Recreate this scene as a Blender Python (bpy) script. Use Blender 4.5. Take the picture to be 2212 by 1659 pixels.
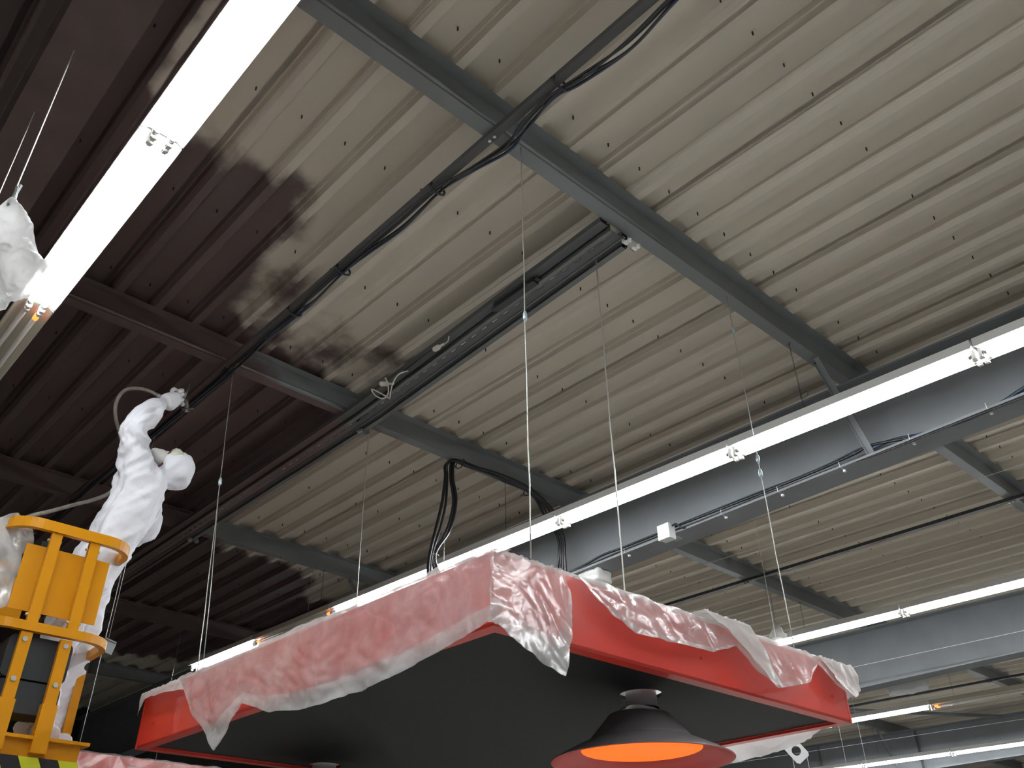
import bpy, bmesh, math, random
from mathutils import Vector, Matrix, noise
random.seed(7)
for o in list(bpy.data.objects): bpy.data.objects.remove(o)
S = bpy.context.scene
COL = S.collection
CZ = 1.6            # eye height above the shop floor; the numbers below are relative to the eye, everything is lifted by CZ at the end

# ------------------------------------------------------------------ camera
F = 1904.25; CX, CY = 1106.0, 829.5
RR = Vector((0.67563, 0.73712, -0.01310)); RD = Vector((-0.41637, 0.36684, -0.83190)); RF = Vector((-0.60841, 0.56752, 0.55477))
cam = bpy.data.cameras.new('camera'); camo = bpy.data.objects.new('camera', cam); COL.objects.link(camo)
cam.sensor_fit = 'HORIZONTAL'; cam.sensor_width = 36.0; cam.lens = F/2212*36.0; cam.clip_end = 200; cam.clip_start = .05
m = Matrix.Identity(4)
for i in range(3):
    m[i][0] = RR[i]; m[i][1] = -RD[i]; m[i][2] = -RF[i]
camo.matrix_world = m
S.camera = camo
# ------------------------------------------------------------------ world, exposure
W = bpy.data.worlds.new('world'); S.world = W; W.use_nodes = True
W.node_tree.nodes['Background'].inputs[0].default_value = (.5, .55, .6, 1)
W.node_tree.nodes['Background'].inputs[1].default_value = .02
S.view_settings.view_transform = 'Standard'; S.view_settings.look = 'None'
S.view_settings.exposure = 0.0; S.view_settings.gamma = 1.0; S.view_settings.use_curve_mapping = False
TUBE_E = 64.0       # brightness of the lit fluorescent tubes, the light of the hall

# ------------------------------------------------------------------ where a ray through a picture point meets a plane of the building
def ray(x, y): return RR*((x-CX)/F) + RD*((y-CY)/F) + RF
def atx(x, y, X): r = ray(x, y); return r*(X/r.x)
def aty(x, y, Y): r = ray(x, y); return r*(Y/r.y)
def atz(x, y, Z): r = ray(x, y); return r*(Z/r.z)
def atp(x, y, p, n): r = ray(x, y); return r*(p.dot(n)/r.dot(n))
SL = -math.tan(math.radians(1.347))          # the roof falls gently towards +x
def atr(x, y, h): r = ray(x, y); return r*(h/(r.z-SL*r.x))
def proj(p):
    d = p.dot(RF)
    return (CX+F*p.dot(RR)/d, CY+F*p.dot(RD)/d, d)
HB, HR, HF = 3.292, 3.437, 3.492             # purlin underside, rib underside, flat of the deck (at x = 0)

# ------------------------------------------------------------------ materials
MATS = {}
def pmat(name, col, rough=.5, metal=0, emit=None, es=0, noise_amt=0, noise_scale=8, bump=0, bump_scale=30, trans=0, spec=.5, coat=0):
    m = bpy.data.materials.new(name); m.use_nodes = True; nt = m.node_tree; b = nt.nodes['Principled BSDF']
    b.inputs['Base Color'].default_value = (*col, 1); b.inputs['Roughness'].default_value = rough
    b.inputs['Metallic'].default_value = metal; b.inputs['Specular IOR Level'].default_value = spec
    b.inputs['Coat Weight'].default_value = coat
    if emit: b.inputs['Emission Color'].default_value = (*emit, 1); b.inputs['Emission Strength'].default_value = es
    tc = nt.nodes.new('ShaderNodeTexCoord')
    if noise_amt:
        n = nt.nodes.new('ShaderNodeTexNoise'); n.inputs['Scale'].default_value = noise_scale; n.inputs['Detail'].default_value = 4
        nt.links.new(tc.outputs['Object'], n.inputs['Vector'])
        r = nt.nodes.new('ShaderNodeMapRange'); r.inputs['From Min'].default_value = .3; r.inputs['From Max'].default_value = .7
        r.inputs['To Min'].default_value = 1-noise_amt; r.inputs['To Max'].default_value = 1+noise_amt
        nt.links.new(n.outputs['Fac'], r.inputs['Value'])
        mx = nt.nodes.new('ShaderNodeVectorMath'); mx.operation = 'SCALE'; mx.inputs[0].default_value = col
        nt.links.new(r.outputs[0], mx.inputs['Scale']); nt.links.new(mx.outputs[0], b.inputs['Base Color'])
    if bump:
        n2 = nt.nodes.new('ShaderNodeTexNoise'); n2.inputs['Scale'].default_value = bump_scale; n2.inputs['Detail'].default_value = 5
        nt.links.new(tc.outputs['Object'], n2.inputs['Vector'])
        bp = nt.nodes.new('ShaderNodeBump'); bp.inputs['Strength'].default_value = bump; bp.inputs['Distance'].default_value = .02
        nt.links.new(n2.outputs['Fac'], bp.inputs['Height']); nt.links.new(bp.outputs[0], b.inputs['Normal'])
    MATS[name] = m
    return m
PAINT = (.098, .066, .060)
def painted(name, col, rough=.45, wob=.10, soft=.085, streak=0):
    # bare colour that turns into the brown spray paint where the vertex value "paint" is above zero
    m = pmat(name, col, rough); nt = m.node_tree; b = nt.nodes['Principled BSDF']
    at = nt.nodes.new('ShaderNodeAttribute'); at.attribute_name = 'paint'
    g = nt.nodes.new('ShaderNodeNewGeometry')
    n = nt.nodes.new('ShaderNodeTexNoise'); n.inputs['Scale'].default_value = 3.5; n.inputs['Detail'].default_value = 5
    nt.links.new(g.outputs['Position'], n.inputs['Vector'])
    r = nt.nodes.new('ShaderNodeMapRange'); r.inputs['From Min'].default_value = .25; r.inputs['From Max'].default_value = .75
    r.inputs['To Min'].default_value = -wob; r.inputs['To Max'].default_value = wob; nt.links.new(n.outputs['Fac'], r.inputs['Value'])
    a = nt.nodes.new('ShaderNodeMath'); a.operation = 'ADD'; nt.links.new(at.outputs['Fac'], a.inputs[0]); nt.links.new(r.outputs[0], a.inputs[1])
    s = nt.nodes.new('ShaderNodeMapRange'); s.interpolation_type = 'SMOOTHSTEP'
    s.inputs['From Min'].default_value = -soft; s.inputs['From Max'].default_value = soft; nt.links.new(a.outputs[0], s.inputs['Value'])
    # coverage of the spray is a little uneven
    n3 = nt.nodes.new('ShaderNodeTexNoise'); n3.inputs['Scale'].default_value = 1.3; n3.inputs['Detail'].default_value = 3
    mp = nt.nodes.new('ShaderNodeMapping'); mp.inputs['Scale'].default_value = (.25, 2.0, 1); nt.links.new(g.outputs['Position'], mp.inputs['Vector']); nt.links.new(mp.outputs[0], n3.inputs['Vector'])
    pr = nt.nodes.new('ShaderNodeMix'); pr.data_type = 'RGBA'
    pr.inputs['A'].default_value = (*[c*.72 for c in PAINT], 1); pr.inputs['B'].default_value = (PAINT[0]*1.3, PAINT[1]*1.25, PAINT[2]*1.25, 1)
    nt.links.new(n3.outputs['Fac'], pr.inputs['Factor'])
    dn = nt.nodes.new('ShaderNodeMix'); dn.data_type = 'RGBA'
    dn.inputs['A'].default_value = (*[c*.88 for c in col], 1); dn.inputs['B'].default_value = (*[min(1, c*1.1) for c in col], 1)
    nt.links.new(n3.outputs['Fac'], dn.inputs['Factor'])
    mx = nt.nodes.new('ShaderNodeMix'); mx.data_type = 'RGBA'
    nt.links.new(s.outputs[0], mx.inputs['Factor']); nt.links.new(dn.outputs['Result'], mx.inputs['A']); nt.links.new(pr.outputs['Result'], mx.inputs['B'])
    nt.links.new(mx.outputs['Result'], b.inputs['Base Color'])
    return m
painted('deck', (.61, .55, .455), .45)
painted('purlin_steel', (.185, .195, .195), .5)
painted('channel_steel', (.058, .062, .060), .45)
painted('rail_black', (.02, .02, .02), .5)
painted('channel_light', (.12, .127, .122), .45)
pmat('beam_grey', (.185, .196, .206), .55, noise_amt=.08, noise_scale=3, bump=.1, bump_scale=6)
pmat('beam_brown', PAINT, .5, noise_amt=.15)
pmat('bar_dark', (.045, .045, .048), .5, noise_amt=.15)
pmat('bolt_zinc', (.55, .56, .56), .35, .8)
pmat('bolt_dark', (.02, .02, .02), .5)
pmat('galv', (.33, .35, .35), .4, .5, noise_amt=.1)
pmat('slot_light', (.62, .6, .52), .5)
pmat('white_enamel', (.82, .82, .80), .35)
pmat('old_enamel', (.62, .58, .48), .45)
pmat('holder', (.75, .75, .70), .5)
pmat('tube_cap', (.35, .34, .36), .3, .7)
pmat('tube_off', (.75, .72, .66), .25)
pmat('tube_lit', (.9, .9, .9), .3, emit=(.93, .97, 1.0), es=TUBE_E)
pmat('electrode_glow', (.8, .3, .1), .3, emit=(1.0, .22, .03), es=2.6)
pmat('wire_steel', (.50, .50, .46), .35, .6)
pmat('wire_dark', (.06, .06, .055), .5)
pmat('cable_black', (.012, .012, .014), .35)
pmat('cable_blue', (.02, .035, .06), .4)
pmat('cable_white', (.55, .52, .44), .5)
pmat('plastic_white', (.72, .73, .72), .4)
pmat('grip_blue', (.45, .55, .60), .3, .4)
pmat('canopy_red', (.66, .045, .028), .28, coat=.3, spec=.5)
pmat('canopy_black', (.013, .013, .0135), .6, spec=.3)
pmat('lamp_grey', (.15, .14, .142), .42)
pmat('lamp_neck', (.42, .38, .37), .3, .4)
pmat('lamp_red', (.55, .025, .012), .35)
pmat('lamp_glow', (.3, .04, .0), .5, emit=(1.0, .165, .003), es=1.1)
pmat('yellow', (.60, .245, .001), .33, coat=.2, spec=.3, noise_amt=.03)
pmat('tape_yellow', (.60, .62, .02), .4)
pmat('tape_black', (.012, .012, .012), .4)
pmat('pad_black', (.013, .015, .017), .6)
pmat('suit', (.82, .82, .86), .6, bump=.35, bump_scale=9)
pmat('glove', (.80, .78, .80), .5)
pmat('glove_print', (.04, .04, .045), .5)
pmat('skin', (.22, .045, .035), .5)
pmat('mask_white', (.70, .68, .64), .6)
pmat('visor', (.62, .63, .50), .2)
pmat('gun_metal', (.16, .145, .13), .35, .6)
pmat('hose', (.20, .175, .145), .6, noise_amt=.2, noise_scale=30)
pmat('floor_tile', (.50, .49, .46), .35, noise_amt=.06, noise_scale=2)
pmat('wall_light', (.55, .55, .55), .7)
pmat('wall_grey', (.22, .21, .20), .8)
pmat('wall_dark', (.012, .012, .012), .8)
def film(name, alpha, tint, gloss=.10, trans=.27):
    m = bpy.data.materials.new(name); m.use_nodes = True; nt = m.node_tree
    for n in list(nt.nodes): nt.nodes.remove(n)
    out = nt.nodes.new('ShaderNodeOutputMaterial')
    tr = nt.nodes.new('ShaderNodeBsdfTransparent'); tr.inputs[0].default_value = (.97, .96, .94, 1)
    df = nt.nodes.new('ShaderNodeBsdfDiffuse'); df.inputs[0].default_value = (*tint, 1)
    tl = nt.nodes.new('ShaderNodeBsdfTranslucent'); tl.inputs[0].default_value = (*tint, 1)
    m1 = nt.nodes.new('ShaderNodeMixShader'); m1.inputs[0].default_value = trans
    nt.links.new(df.outputs[0], m1.inputs[1]); nt.links.new(tl.outputs[0], m1.inputs[2])
    tc = nt.nodes.new('ShaderNodeTexCoord'); nz = nt.nodes.new('ShaderNodeTexNoise'); nz.inputs['Scale'].default_value = 5; nz.inputs['Detail'].default_value = 5
    nt.links.new(tc.outputs['Object'], nz.inputs['Vector'])
    mr = nt.nodes.new('ShaderNodeMapRange'); mr.inputs['From Min'].default_value = .3; mr.inputs['From Max'].default_value = .7
    mr.inputs['To Min'].default_value = alpha-.13; mr.inputs['To Max'].default_value = alpha+.13; nt.links.new(nz.outputs['Fac'], mr.inputs['Value'])
    wv = nt.nodes.new('ShaderNodeVectorMath'); wv.operation = 'MULTIPLY_ADD'; wv.inputs[1].default_value = (.35, .35, .35)
    nt.links.new(nz.outputs['Color'], wv.inputs[0]); nt.links.new(tc.outputs['Object'], wv.inputs[2])
    vo = nt.nodes.new('ShaderNodeTexVoronoi'); vo.feature = 'DISTANCE_TO_EDGE'; vo.inputs['Scale'].default_value = 4.0; nt.links.new(wv.outputs[0], vo.inputs['Vector'])
    cr = nt.nodes.new('ShaderNodeMapRange'); cr.inputs['From Min'].default_value = 0; cr.inputs['From Max'].default_value = .07; cr.inputs['To Min'].default_value = .04; cr.inputs['To Max'].default_value = 0
    nt.links.new(vo.outputs['Distance'], cr.inputs['Value'])
    sm_ = nt.nodes.new('ShaderNodeMath'); sm_.operation = 'ADD'; sm_.use_clamp = True; nt.links.new(mr.outputs[0], sm_.inputs[0]); nt.links.new(cr.outputs[0], sm_.inputs[1])
    bp = nt.nodes.new('ShaderNodeBump'); bp.inputs['Strength'].default_value = .35; bp.inputs['Distance'].default_value = .03; nt.links.new(vo.outputs['Distance'], bp.inputs['Height'])
    m2 = nt.nodes.new('ShaderNodeMixShader'); nt.links.new(sm_.outputs[0], m2.inputs[0])
    for n_ in (df, tl): nt.links.new(bp.outputs[0], n_.inputs['Normal'])
    nt.links.new(tr.outputs[0], m2.inputs[1]); nt.links.new(m1.outputs[0], m2.inputs[2])
    gl = nt.nodes.new('ShaderNodeBsdfGlossy'); gl.inputs['Roughness'].default_value = .22; nt.links.new(bp.outputs[0], gl.inputs['Normal'])
    m3 = nt.nodes.new('ShaderNodeMixShader'); m3.inputs[0].default_value = gloss
    nt.links.new(m2.outputs[0], m3.inputs[1]); nt.links.new(gl.outputs[0], m3.inputs[2])
    nt.links.new(m3.outputs[0], out.inputs[0])
    MATS[name] = m
film('film', .42, (.88, .87, .86))
film('film_thin', .24, (.88, .87, .86))
film('film_thick', .80, (.78, .76, .73), .07)
film('film_white', .93, (.88, .87, .85), .05, .55)

# ------------------------------------------------------------------ mesh building
class G:
    def __init__(s): s.v = []; s.f = []; s.smooth = False
    def add(s, vs, fs):
        k = len(s.v); s.v += [tuple(p) for p in vs]; s.f += [tuple(i+k for i in f) for f in fs]; return s
    def box(s, x0, x1, y0, y1, z0, z1, sl=0):
        vs = [(x, y, z+sl*x) for z in (z0, z1) for y in (y0, y1) for x in (x0, x1)]
        return s.add(vs, [(0, 2, 3, 1), (4, 5, 7, 6), (0, 1, 5, 4), (2, 6, 7, 3), (0, 4, 6, 2), (1, 3, 7, 5)])
    def obox(s, c, ax, ay, az):      # centre and three half-axis vectors
        c = Vector(c); vs = [c+ax*i+ay*j+az*k for k in (-1, 1) for j in (-1, 1) for i in (-1, 1)]
        return s.add(vs, [(0, 2, 3, 1), (4, 5, 7, 6), (0, 1, 5, 4), (2, 6, 7, 3), (0, 4, 6, 2), (1, 3, 7, 5)])
    def bar(s, a, b, w, h, up=Vector((0, 0, 1))):   # straight bar of section w x h
        a = Vector(a); b = Vector(b); d = (b-a); L = d.length; d.normalize()
        x = d.cross(up).normalized(); y = x.cross(d).normalized()
        return s.obox((a+b)/2, d*(L/2), x*(w/2), y*(h/2))
    def tube(s, pts, r, n=8, closed=False, caps=True):
        pts = [Vector(p) for p in pts]; N = len(pts); rs = r if isinstance(r, (list, tuple)) else [r]*N
        t0 = None; nr = None; rings = []
        for i, p in enumerate(pts):
            if closed: t = pts[(i+1) % N]-pts[i-1]
            else: t = pts[min(i+1, N-1)]-pts[max(i-1, 0)]
            t.normalize()
            if nr is None:
                nr = t.orthogonal().normalized()
            else:
                nr = (nr-t*nr.dot(t)).normalized()
            b = t.cross(nr)
            rings.append([p+(nr*math.cos(a)+b*math.sin(a))*rs[i] for a in [2*math.pi*k/n for k in range(n)]])
        vs = [q for rg in rings for q in rg]; fs = []
        for i in range(N if closed else N-1):
            j = (i+1) % N
            for k in range(n):
                fs.append((i*n+k, i*n+(k+1) % n, j*n+(k+1) % n, j*n+k))
        if caps and not closed:
            fs.append(tuple(range(n-1, -1, -1))); fs.append(tuple((N-1)*n+k for k in range(n)))
        return s.add(vs, fs)
    def rectsweep(s, pts, w, h, closed=False):     # section w (sideways) x h (vertical), path in a level plane
        pts = [Vector(p) for p in pts]; N = len(pts); vs = []; fs = []
        for i, p in enumerate(pts):
            t = (pts[(i+1) % N]-pts[i-1]) if closed else (pts[min(i+1, N-1)]-pts[max(i-1, 0)])
            t.z = 0; t.normalize(); n = Vector((-t.y, t.x, 0))
            vs += [p+n*w/2+Vector((0, 0, h/2)), p-n*w/2+Vector((0, 0, h/2)), p-n*w/2-Vector((0, 0, h/2)), p+n*w/2-Vector((0, 0, h/2))]
        for i in range(N if closed else N-1):
            j = (i+1) % N
            for k in range(4): fs.append((i*4+k, i*4+(k+1) % 4, j*4+(k+1) % 4, j*4+k))
        if not closed: fs += [(0, 1, 2, 3), tuple((N-1)*4+k for k in (3, 2, 1, 0))]
        return s.add(vs, fs)
    def lathe(s, prof, c, n=48):
        c = Vector(c); vs = []; fs = []
        for r, z in prof:
            vs += [c+Vector((r*math.cos(2*math.pi*k/n), r*math.sin(2*math.pi*k/n), z)) for k in range(n)]
        for i in range(len(prof)-1):
            for k in range(n): fs.append((i*n+k, i*n+(k+1) % n, (i+1)*n+(k+1) % n, (i+1)*n+k))
        return s.add(vs, fs)
    def grid(s, P):                  # P[i][j] points
        a = len(P); b = len(P[0])
        return s.add([q for r in P for q in r], [(i*b+j, i*b+j+1, (i+1)*b+j+1, (i+1)*b+j) for i in range(a-1) for j in range(b-1)])
def bez(pts, n=10):                  # Catmull-Rom through the points
    pts = [Vector(p) for p in pts]; out = []
    for i in range(len(pts)-1):
        p0 = pts[max(i-1, 0)]; p1 = pts[i]; p2 = pts[i+1]; p3 = pts[min(i+2, len(pts)-1)]
        for k in range(n):
            t = k/n
            out.append(.5*((2*p1)+(p2-p0)*t+(2*p0-5*p1+4*p2-p3)*t*t+(3*p1-p0-3*p2+p3)*t**3))
    out.append(pts[-1]); return out
def sdpoly(x, y, poly):              # signed distance, positive inside
    d = 1e9; ins = False; n = len(poly)
    for i in range(n):
        ax, ay = poly[i]; bx, by = poly[(i+1) % n]
        ex, ey = bx-ax, by-ay; t = max(0, min(1, ((x-ax)*ex+(y-ay)*ey)/(ex*ex+ey*ey)))
        dd = (x-ax-ex*t)**2+(y-ay-ey*t)**2
        if dd < d: d = dd
        if (ay > y) != (by > y) and x < (bx-ax)*(y-ay)/(by-ay)+ax: ins = not ins
    d = math.sqrt(d); return d if ins else -d
PAINTED = [(6, -5), (6, .80), (-3.15, .80), (-3.34, .86), (-3.30, .95), (-3.31, 1.10), (-3.25, 1.12), (-3.26, 1.32), (-3.17, 1.33), (-3.21, 1.53),
           (-3.27, 1.60), (-3.56, 1.62), (-3.85, 1.66), (-4.10, 1.70), (-4.37, 1.74), (-4.52, 1.80), (-4.62, 2.1), (-4.66, 2.4), (-4.80, 2.7), (-4.9, 2.95), (-4.95, 3.08),
           (-7.75, 3.10), (-8.20, 3.55), (-8.20, 4.20), (-8.32, 4.79), (-8.98, 4.86), (-9.11, 4.84), (-8.81, 5.41), (-9.4, 5.5), (-10.0, 5.5),
           (-12.5, 5.2), (-12.7, 4.5), (-12.9, 4.2), (-19, 4.2), (-19, -5)]
BARE = [(6, .575), (6, .625), (-3.15, .625), (-3.15, .575)]
BLOTS = [((-4.42, 2.36), .13, .3), ((-4.30, 2.62), .08, .22), ((-4.45, 2.1), .16, .25), ((-4.05, 1.85), .10, .12)]
def paint_value(x, y):
    v = sdpoly(x, y, PAINTED)
    if x > -3.6 and .4 < y < .8: v = min(v, -sdpoly(x, y, BARE)*14)
    for (bx, by), rx, ry in BLOTS:
        q = math.hypot((x-bx)/rx, (y-by)/ry)
        v = max(v, min(.015, (1-q)*.05))
    return max(-1, min(1, v))
def obj(name, g, mat, parent=None, label=None, cat=None, group=None, kind=None, smooth=False, paint=False, off=(0, 0), pivot=None):
    me = bpy.data.meshes.new(name)
    if parent is not None: piv = parent.matrix_world.translation.copy() if parent.parent is None else parent.matrix_world.translation.copy()
    elif pivot is not None: piv = Vector(pivot)
    else:
        xs = [p[0] for p in g.v]; ys = [p[1] for p in g.v]; zs = [p[2] for p in g.v]
        piv = Vector(((min(xs)+max(xs))/2, (min(ys)+max(ys))/2, min(zs)))
    me.from_pydata([(p[0]-piv.x, p[1]-piv.y, p[2]-piv.z) for p in g.v], [], g.f); me.update()
    if smooth: me.polygons.foreach_set('use_smooth', [True]*len(me.polygons))
    if paint:
        at = me.attributes.new('paint', 'FLOAT', 'POINT')
        at.data.foreach_set('value', [paint_value(p[0]+off[0], p[1]+off[1]) for p in g.v])
    me.materials.append(MATS[mat])
    o = bpy.data.objects.new(name, me); COL.objects.link(o)
    if parent is not None:
        o.parent = parent; o.matrix_world = Matrix.Translation(piv); o.location = (0, 0, 0)
    else: o.location = piv; o.matrix_world = Matrix.Translation(piv)
    tag(o, label, cat, group, kind)
    return o
def tag(o, label=None, cat=None, group=None, kind=None):
    if label: o['label'] = label
    if cat: o['category'] = cat
    if group: o['group'] = group
    if kind: o['kind'] = kind
    return o
def root(name, loc, label, cat, group=None, kind=None):
    o = bpy.data.objects.new(name, None); COL.objects.link(o); o.location = loc; o.matrix_world = Matrix.Translation(Vector(loc))
    o.empty_display_size = .05
    return tag(o, label, cat, group, kind)
def copy_tree(o, parent=None, loc=None):
    c = o.copy(); COL.objects.link(c); c.parent = parent
    if loc is not None: c.location = loc
    for ch in o.children: copy_tree(ch, c)
    return c
def fixmesh(o):                      # consistent outward normals
    bm = bmesh.new(); bm.from_mesh(o.data); bmesh.ops.recalc_face_normals(bm, faces=bm.faces); bm.to_mesh(o.data); bm.free()

# ================================================================== the hall
X0, X1, Y0, Y1 = -16.5, 4.0, -8.0, 22.0
g = G().box(X0, X1, Y0, Y1, -CZ-.1, -CZ); obj('floor', g, 'floor_tile', kind='structure')
obj('wall_left', G().box(X0-.2, X0, Y0, Y1, -CZ, 3.96), 'wall_dark', kind='structure')
obj('wall_right', G().box(X1, X1+.2, Y0, Y1, -CZ, 3.60), 'wall_light', kind='structure')
obj('wall_back', G().box(X0, X1, Y1, Y1+.2, -CZ, 3.92), 'wall_light', kind='structure')
obj('wall_front', G().box(X0, X1, Y0-.2, Y0, -CZ, 3.92), 'wall_grey', kind='structure')
# ---- roof deck: ribbed sheets one metre wide, four ribs each
ceil = root('ceiling', (0, 0, HR), None, None, kind='structure')
def deck_sheet(y0, xa, xb, dz=0):
    prof = []                                        # (y, height above rib underside)
    for k in range(4):
        b = y0+.25*k
        prof += [(b+.0, .055), (b+.038, .055), (b+.052, .030), (b+.058, .029), (b+.074, .0), (b+.120, .0), (b+.146, .055), (b+.2, .055)]
    prof.append((y0+1.0, .055)); prof.append((y0+1.03, .055))
    n = max(2, int(abs(xb-xa)/.14)); P = []
    for i in range(n+1):
        x = xa+(xb-xa)*i/n
        P.append([(x, y, HR+h+SL*x+dz) for y, h in prof])
    o = obj('deck_sheet', G().grid(P), 'deck', ceil, paint=True)
    return o
for i in range(int(Y0), int(Y1)+1):
    deck_sheet(i-.0, X1, -7.2, 0); deck_sheet(i-.0, -7.14, X0, .002)
obj('roof_backing', G().box(X0-.2, X1+.2, Y0-.2, Y1+1.2, HF+.03, HF+.10, SL), 'wall_dark', ceil)
# ---- screw tips poking through the deck, rows 0.9 m apart
pts = []
for r in range(-3, 18):
    x = -1.02-.9*r+random.uniform(-.012, .012)
    for k in range(int(Y0*4), int(Y1*4)):
        if random.random() < .06: continue
        y = .25*k+.228+random.uniform(-.006, .006)
        p = Vector((x, y, HF+SL*x)); u, v, d = proj(p)
        if d > .5 and -30 < u < 2240 and -30 < v < 1690: pts.append((d, p))
pts.sort(key=lambda t: t[0])
sg = G().tube([(0, 0, .004), (0, 0, -.022)], .0042, 6)
sm = bpy.data.meshes.new('screw'); sm.from_pydata(sg.v, [], sg.f); sm.materials.append(MATS['bolt_dark'])
for d, p in pts[:300]:
    o = bpy.data.objects.new('screw', sm); COL.objects.link(o); o.parent = ceil; o.location = p-ceil.location
rest = G()
for d, p in pts[300:]: rest.tube([p+Vector((0, 0, .004)), p-Vector((0, 0, .022))], .0042, 4)
if rest.v: obj('screw_tips', rest, 'bolt_dark', ceil, kind='stuff')

# ---- purlins: Z sections running along y
PUR = {'A': -2.095, 'B': -4.80, 'C': -7.59, 'D': -10.45, 'E': -13.3, 'N': .55}
plabel = {'A': 'grey steel purlin carrying the cable tray bracket and the first canopy wires', 'B': 'grey steel purlin half sprayed brown, with black cables looped over it',
          'C': 'grey steel purlin sprayed brown at one end, behind the cable loop purlin', 'D': 'brown sprayed purlin beyond the lit end of the tube row',
          'E': 'dark purlin nearest the black end wall', 'N': 'bare grey purlin outside the worked roof bay'}
purl = {}
for n, x in PUR.items():
    zb = HB+SL*x; h = HR-HB
    t = root('purlin', (x, Y0, zb), plabel[n], 'purlin', 'roof purlins'); purl[n] = t
    ys = [Y0+i*.2 for i in range(int((Y1-Y0)/.2)+1)]
    def strip(x0, x1, z0, z1, name, off):
        gg = G(); P0 = []
        for y in ys: P0.append([(x0, y, z0), (x1, y, z0), (x1, y, z1), (x0, y, z1), (x0, y, z0)])
        gg.grid(P0); gg.add([(x0, Y0, z0), (x1, Y0, z0), (x1, Y0, z1), (x0, Y0, z1)], [(0, 1, 2, 3)])
        return obj(name, gg, 'purlin_steel', t, paint=True, off=off)
    woff = {'B': (0, .62), 'C': (0, .1), 'A': (0, 0)}.get(n, (0, 0))
    foff = {'B': (-.1, -.25), 'C': (.0, -.15)}.get(n, (0, 0))
    strip(x-.004, x, zb, zb+h, 'web', woff)
    strip(x-.078, x-.004, zb, zb+.004, 'bottom_flange', foff)
    strip(x-.078, x-.074, zb+.004, zb+.018, 'flange_lip', foff)
    strip(x, x+.06, zb+h-.004, zb+h, 'top_flange', woff)
    # nested lap over the supports
    for yc in (.24, 5.23, 10.4, 16.3):
        ya, yb = (yc-2.9, yc+2.92) if n in 'A' and yc < 1 else ((yc-2.9, yc+2.75) if n == 'B' and yc < 1 else (yc-.5, yc+.5))
        if n in 'AB' and yc < 1 or n in 'CD' and yc < 1:
            s = G().tube([(x+.004, ya, zb+.020), (x+.004, yb, zb+.020)], .010, 8)
            obj('lap_roll', s, 'purlin_steel', t, paint=True, off=woff, smooth=True)
    bolt = G()
    if n in 'CD':
        for k in range(12):
            y = 3.5+k*.42; obj('bolt', G().tube([(x-.04, y, zb+.002), (x-.04, y, zb-.006)], .006, 6), 'bolt_dark', t)

# ---- rafters (I beams along x)
def rafter(y0, y1, zb, label, mat, clips=()):
    t = root('roof_beam', (0, (y0+y1)/2, zb), label, 'beam', 'roof beams'); ym = (y0+y1)/2
    obj('bottom_flange', G().box(X0, X1, y0, y1, zb, zb+.016), mat, t)
    obj('web', G().add([(X0, ym-.005, zb+.016), (X1, ym-.005, zb+.016), (X1, ym-.005, HB-.016+SL*X1), (X0, ym-.005, HB-.016+SL*X0),
                        (X0, ym+.005, zb+.016), (X1, ym+.005, zb+.016), (X1, ym+.005, HB-.016+SL*X1), (X0, ym+.005, HB-.016+SL*X0)],
                       [(0, 1, 2, 3), (5, 4, 7, 6), (0, 4, 5, 1), (2, 6, 7, 3), (1, 5, 6, 2), (0, 3, 7, 4)]), mat, t)
    obj('top_flange', G().box(X0, X1, y0, y1, HB-.016, HB, SL), mat, t)
    return t
beam0 = rafter(.12, .35, 2.75, 'roof beam sprayed brown, beside the tube row wrapped with plastic', 'beam_brown')
beam1 = rafter(5.12, 5.35, 2.75, 'deep grey roof beam with black cables, a junction box and white clips', 'beam_grey')
beam2 = rafter(10.28, 10.5, 2.74, 'deep grey roof beam right behind the row of tubes with the hanging bag', 'beam_grey')
beam3 = rafter(16.2, 16.42, 2.78, 'farthest grey roof beam with a diagonal brace meeting its top', 'beam_grey')
for px, py in ((2142, 893), (1975, 958), (1824, 1015), (1690, 1067), (1568, 1115), (1359, 1197)):
    p = aty(px, py, 5.17); p.z = 2.75
    o = obj('cable_clip', G().box(p.x-.008, p.x+.008, p.y-.008, p.y+.008, 2.735, 2.75).tube([(p.x, p.y, 2.748), (p.x, 5.115, 2.752), (p.x, 5.112, 2.79)], .002, 5), 'plastic_white', beam1)
for bx, t, ym in ((-1.2, beam3, 16.2), (-7.2, beam3, 16.2), (-9.1, beam3, 16.2)):
    obj('stiffener', G().box(bx-.006, bx+.006, ym+.002, ym+.10, 2.80, HB-.02+SL*bx), 'beam_grey', t)
# ---- fly braces from the purlins down to the beam flange
def brace(a, b, label):
    a = Vector(a); b = Vector(b); d = (b-a).normalized(); s = d.cross(Vector((1, 0, 0))).normalized()
    t = root('fly_brace', b, label, 'brace', 'fly braces')
    x = Vector((1, 0, 0)); L = (b-a).length
    obj('bar_leg', G().obox((a+b)/2+x*.02, d*(L/2), x*.022, s*.002), 'beam_grey', t)
    obj('bar_rib', G().obox((a+b)/2-x*.001, d*(L/2), x*.002, s*.02), 'beam_grey', t)
    obj('bolt', G().tube([a+d*.03-s*.012, a+d*.03+s*.012], .009, 6), 'bolt_dark', t)
    return t
brace((-2.13, 4.70, 3.335), (-2.12, 5.16, 2.772), 'grey steel brace from the tray purlin down to the cabled beam')
brace((-7.64, 4.74, 3.46), (-7.62, 5.16, 2.772), 'grey brace from the brown purlin down past the row of tubes')
brace((-7.64, 15.78, 3.46), (-7.62, 16.22, 2.80), 'small brace under the farthest beam')
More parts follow.
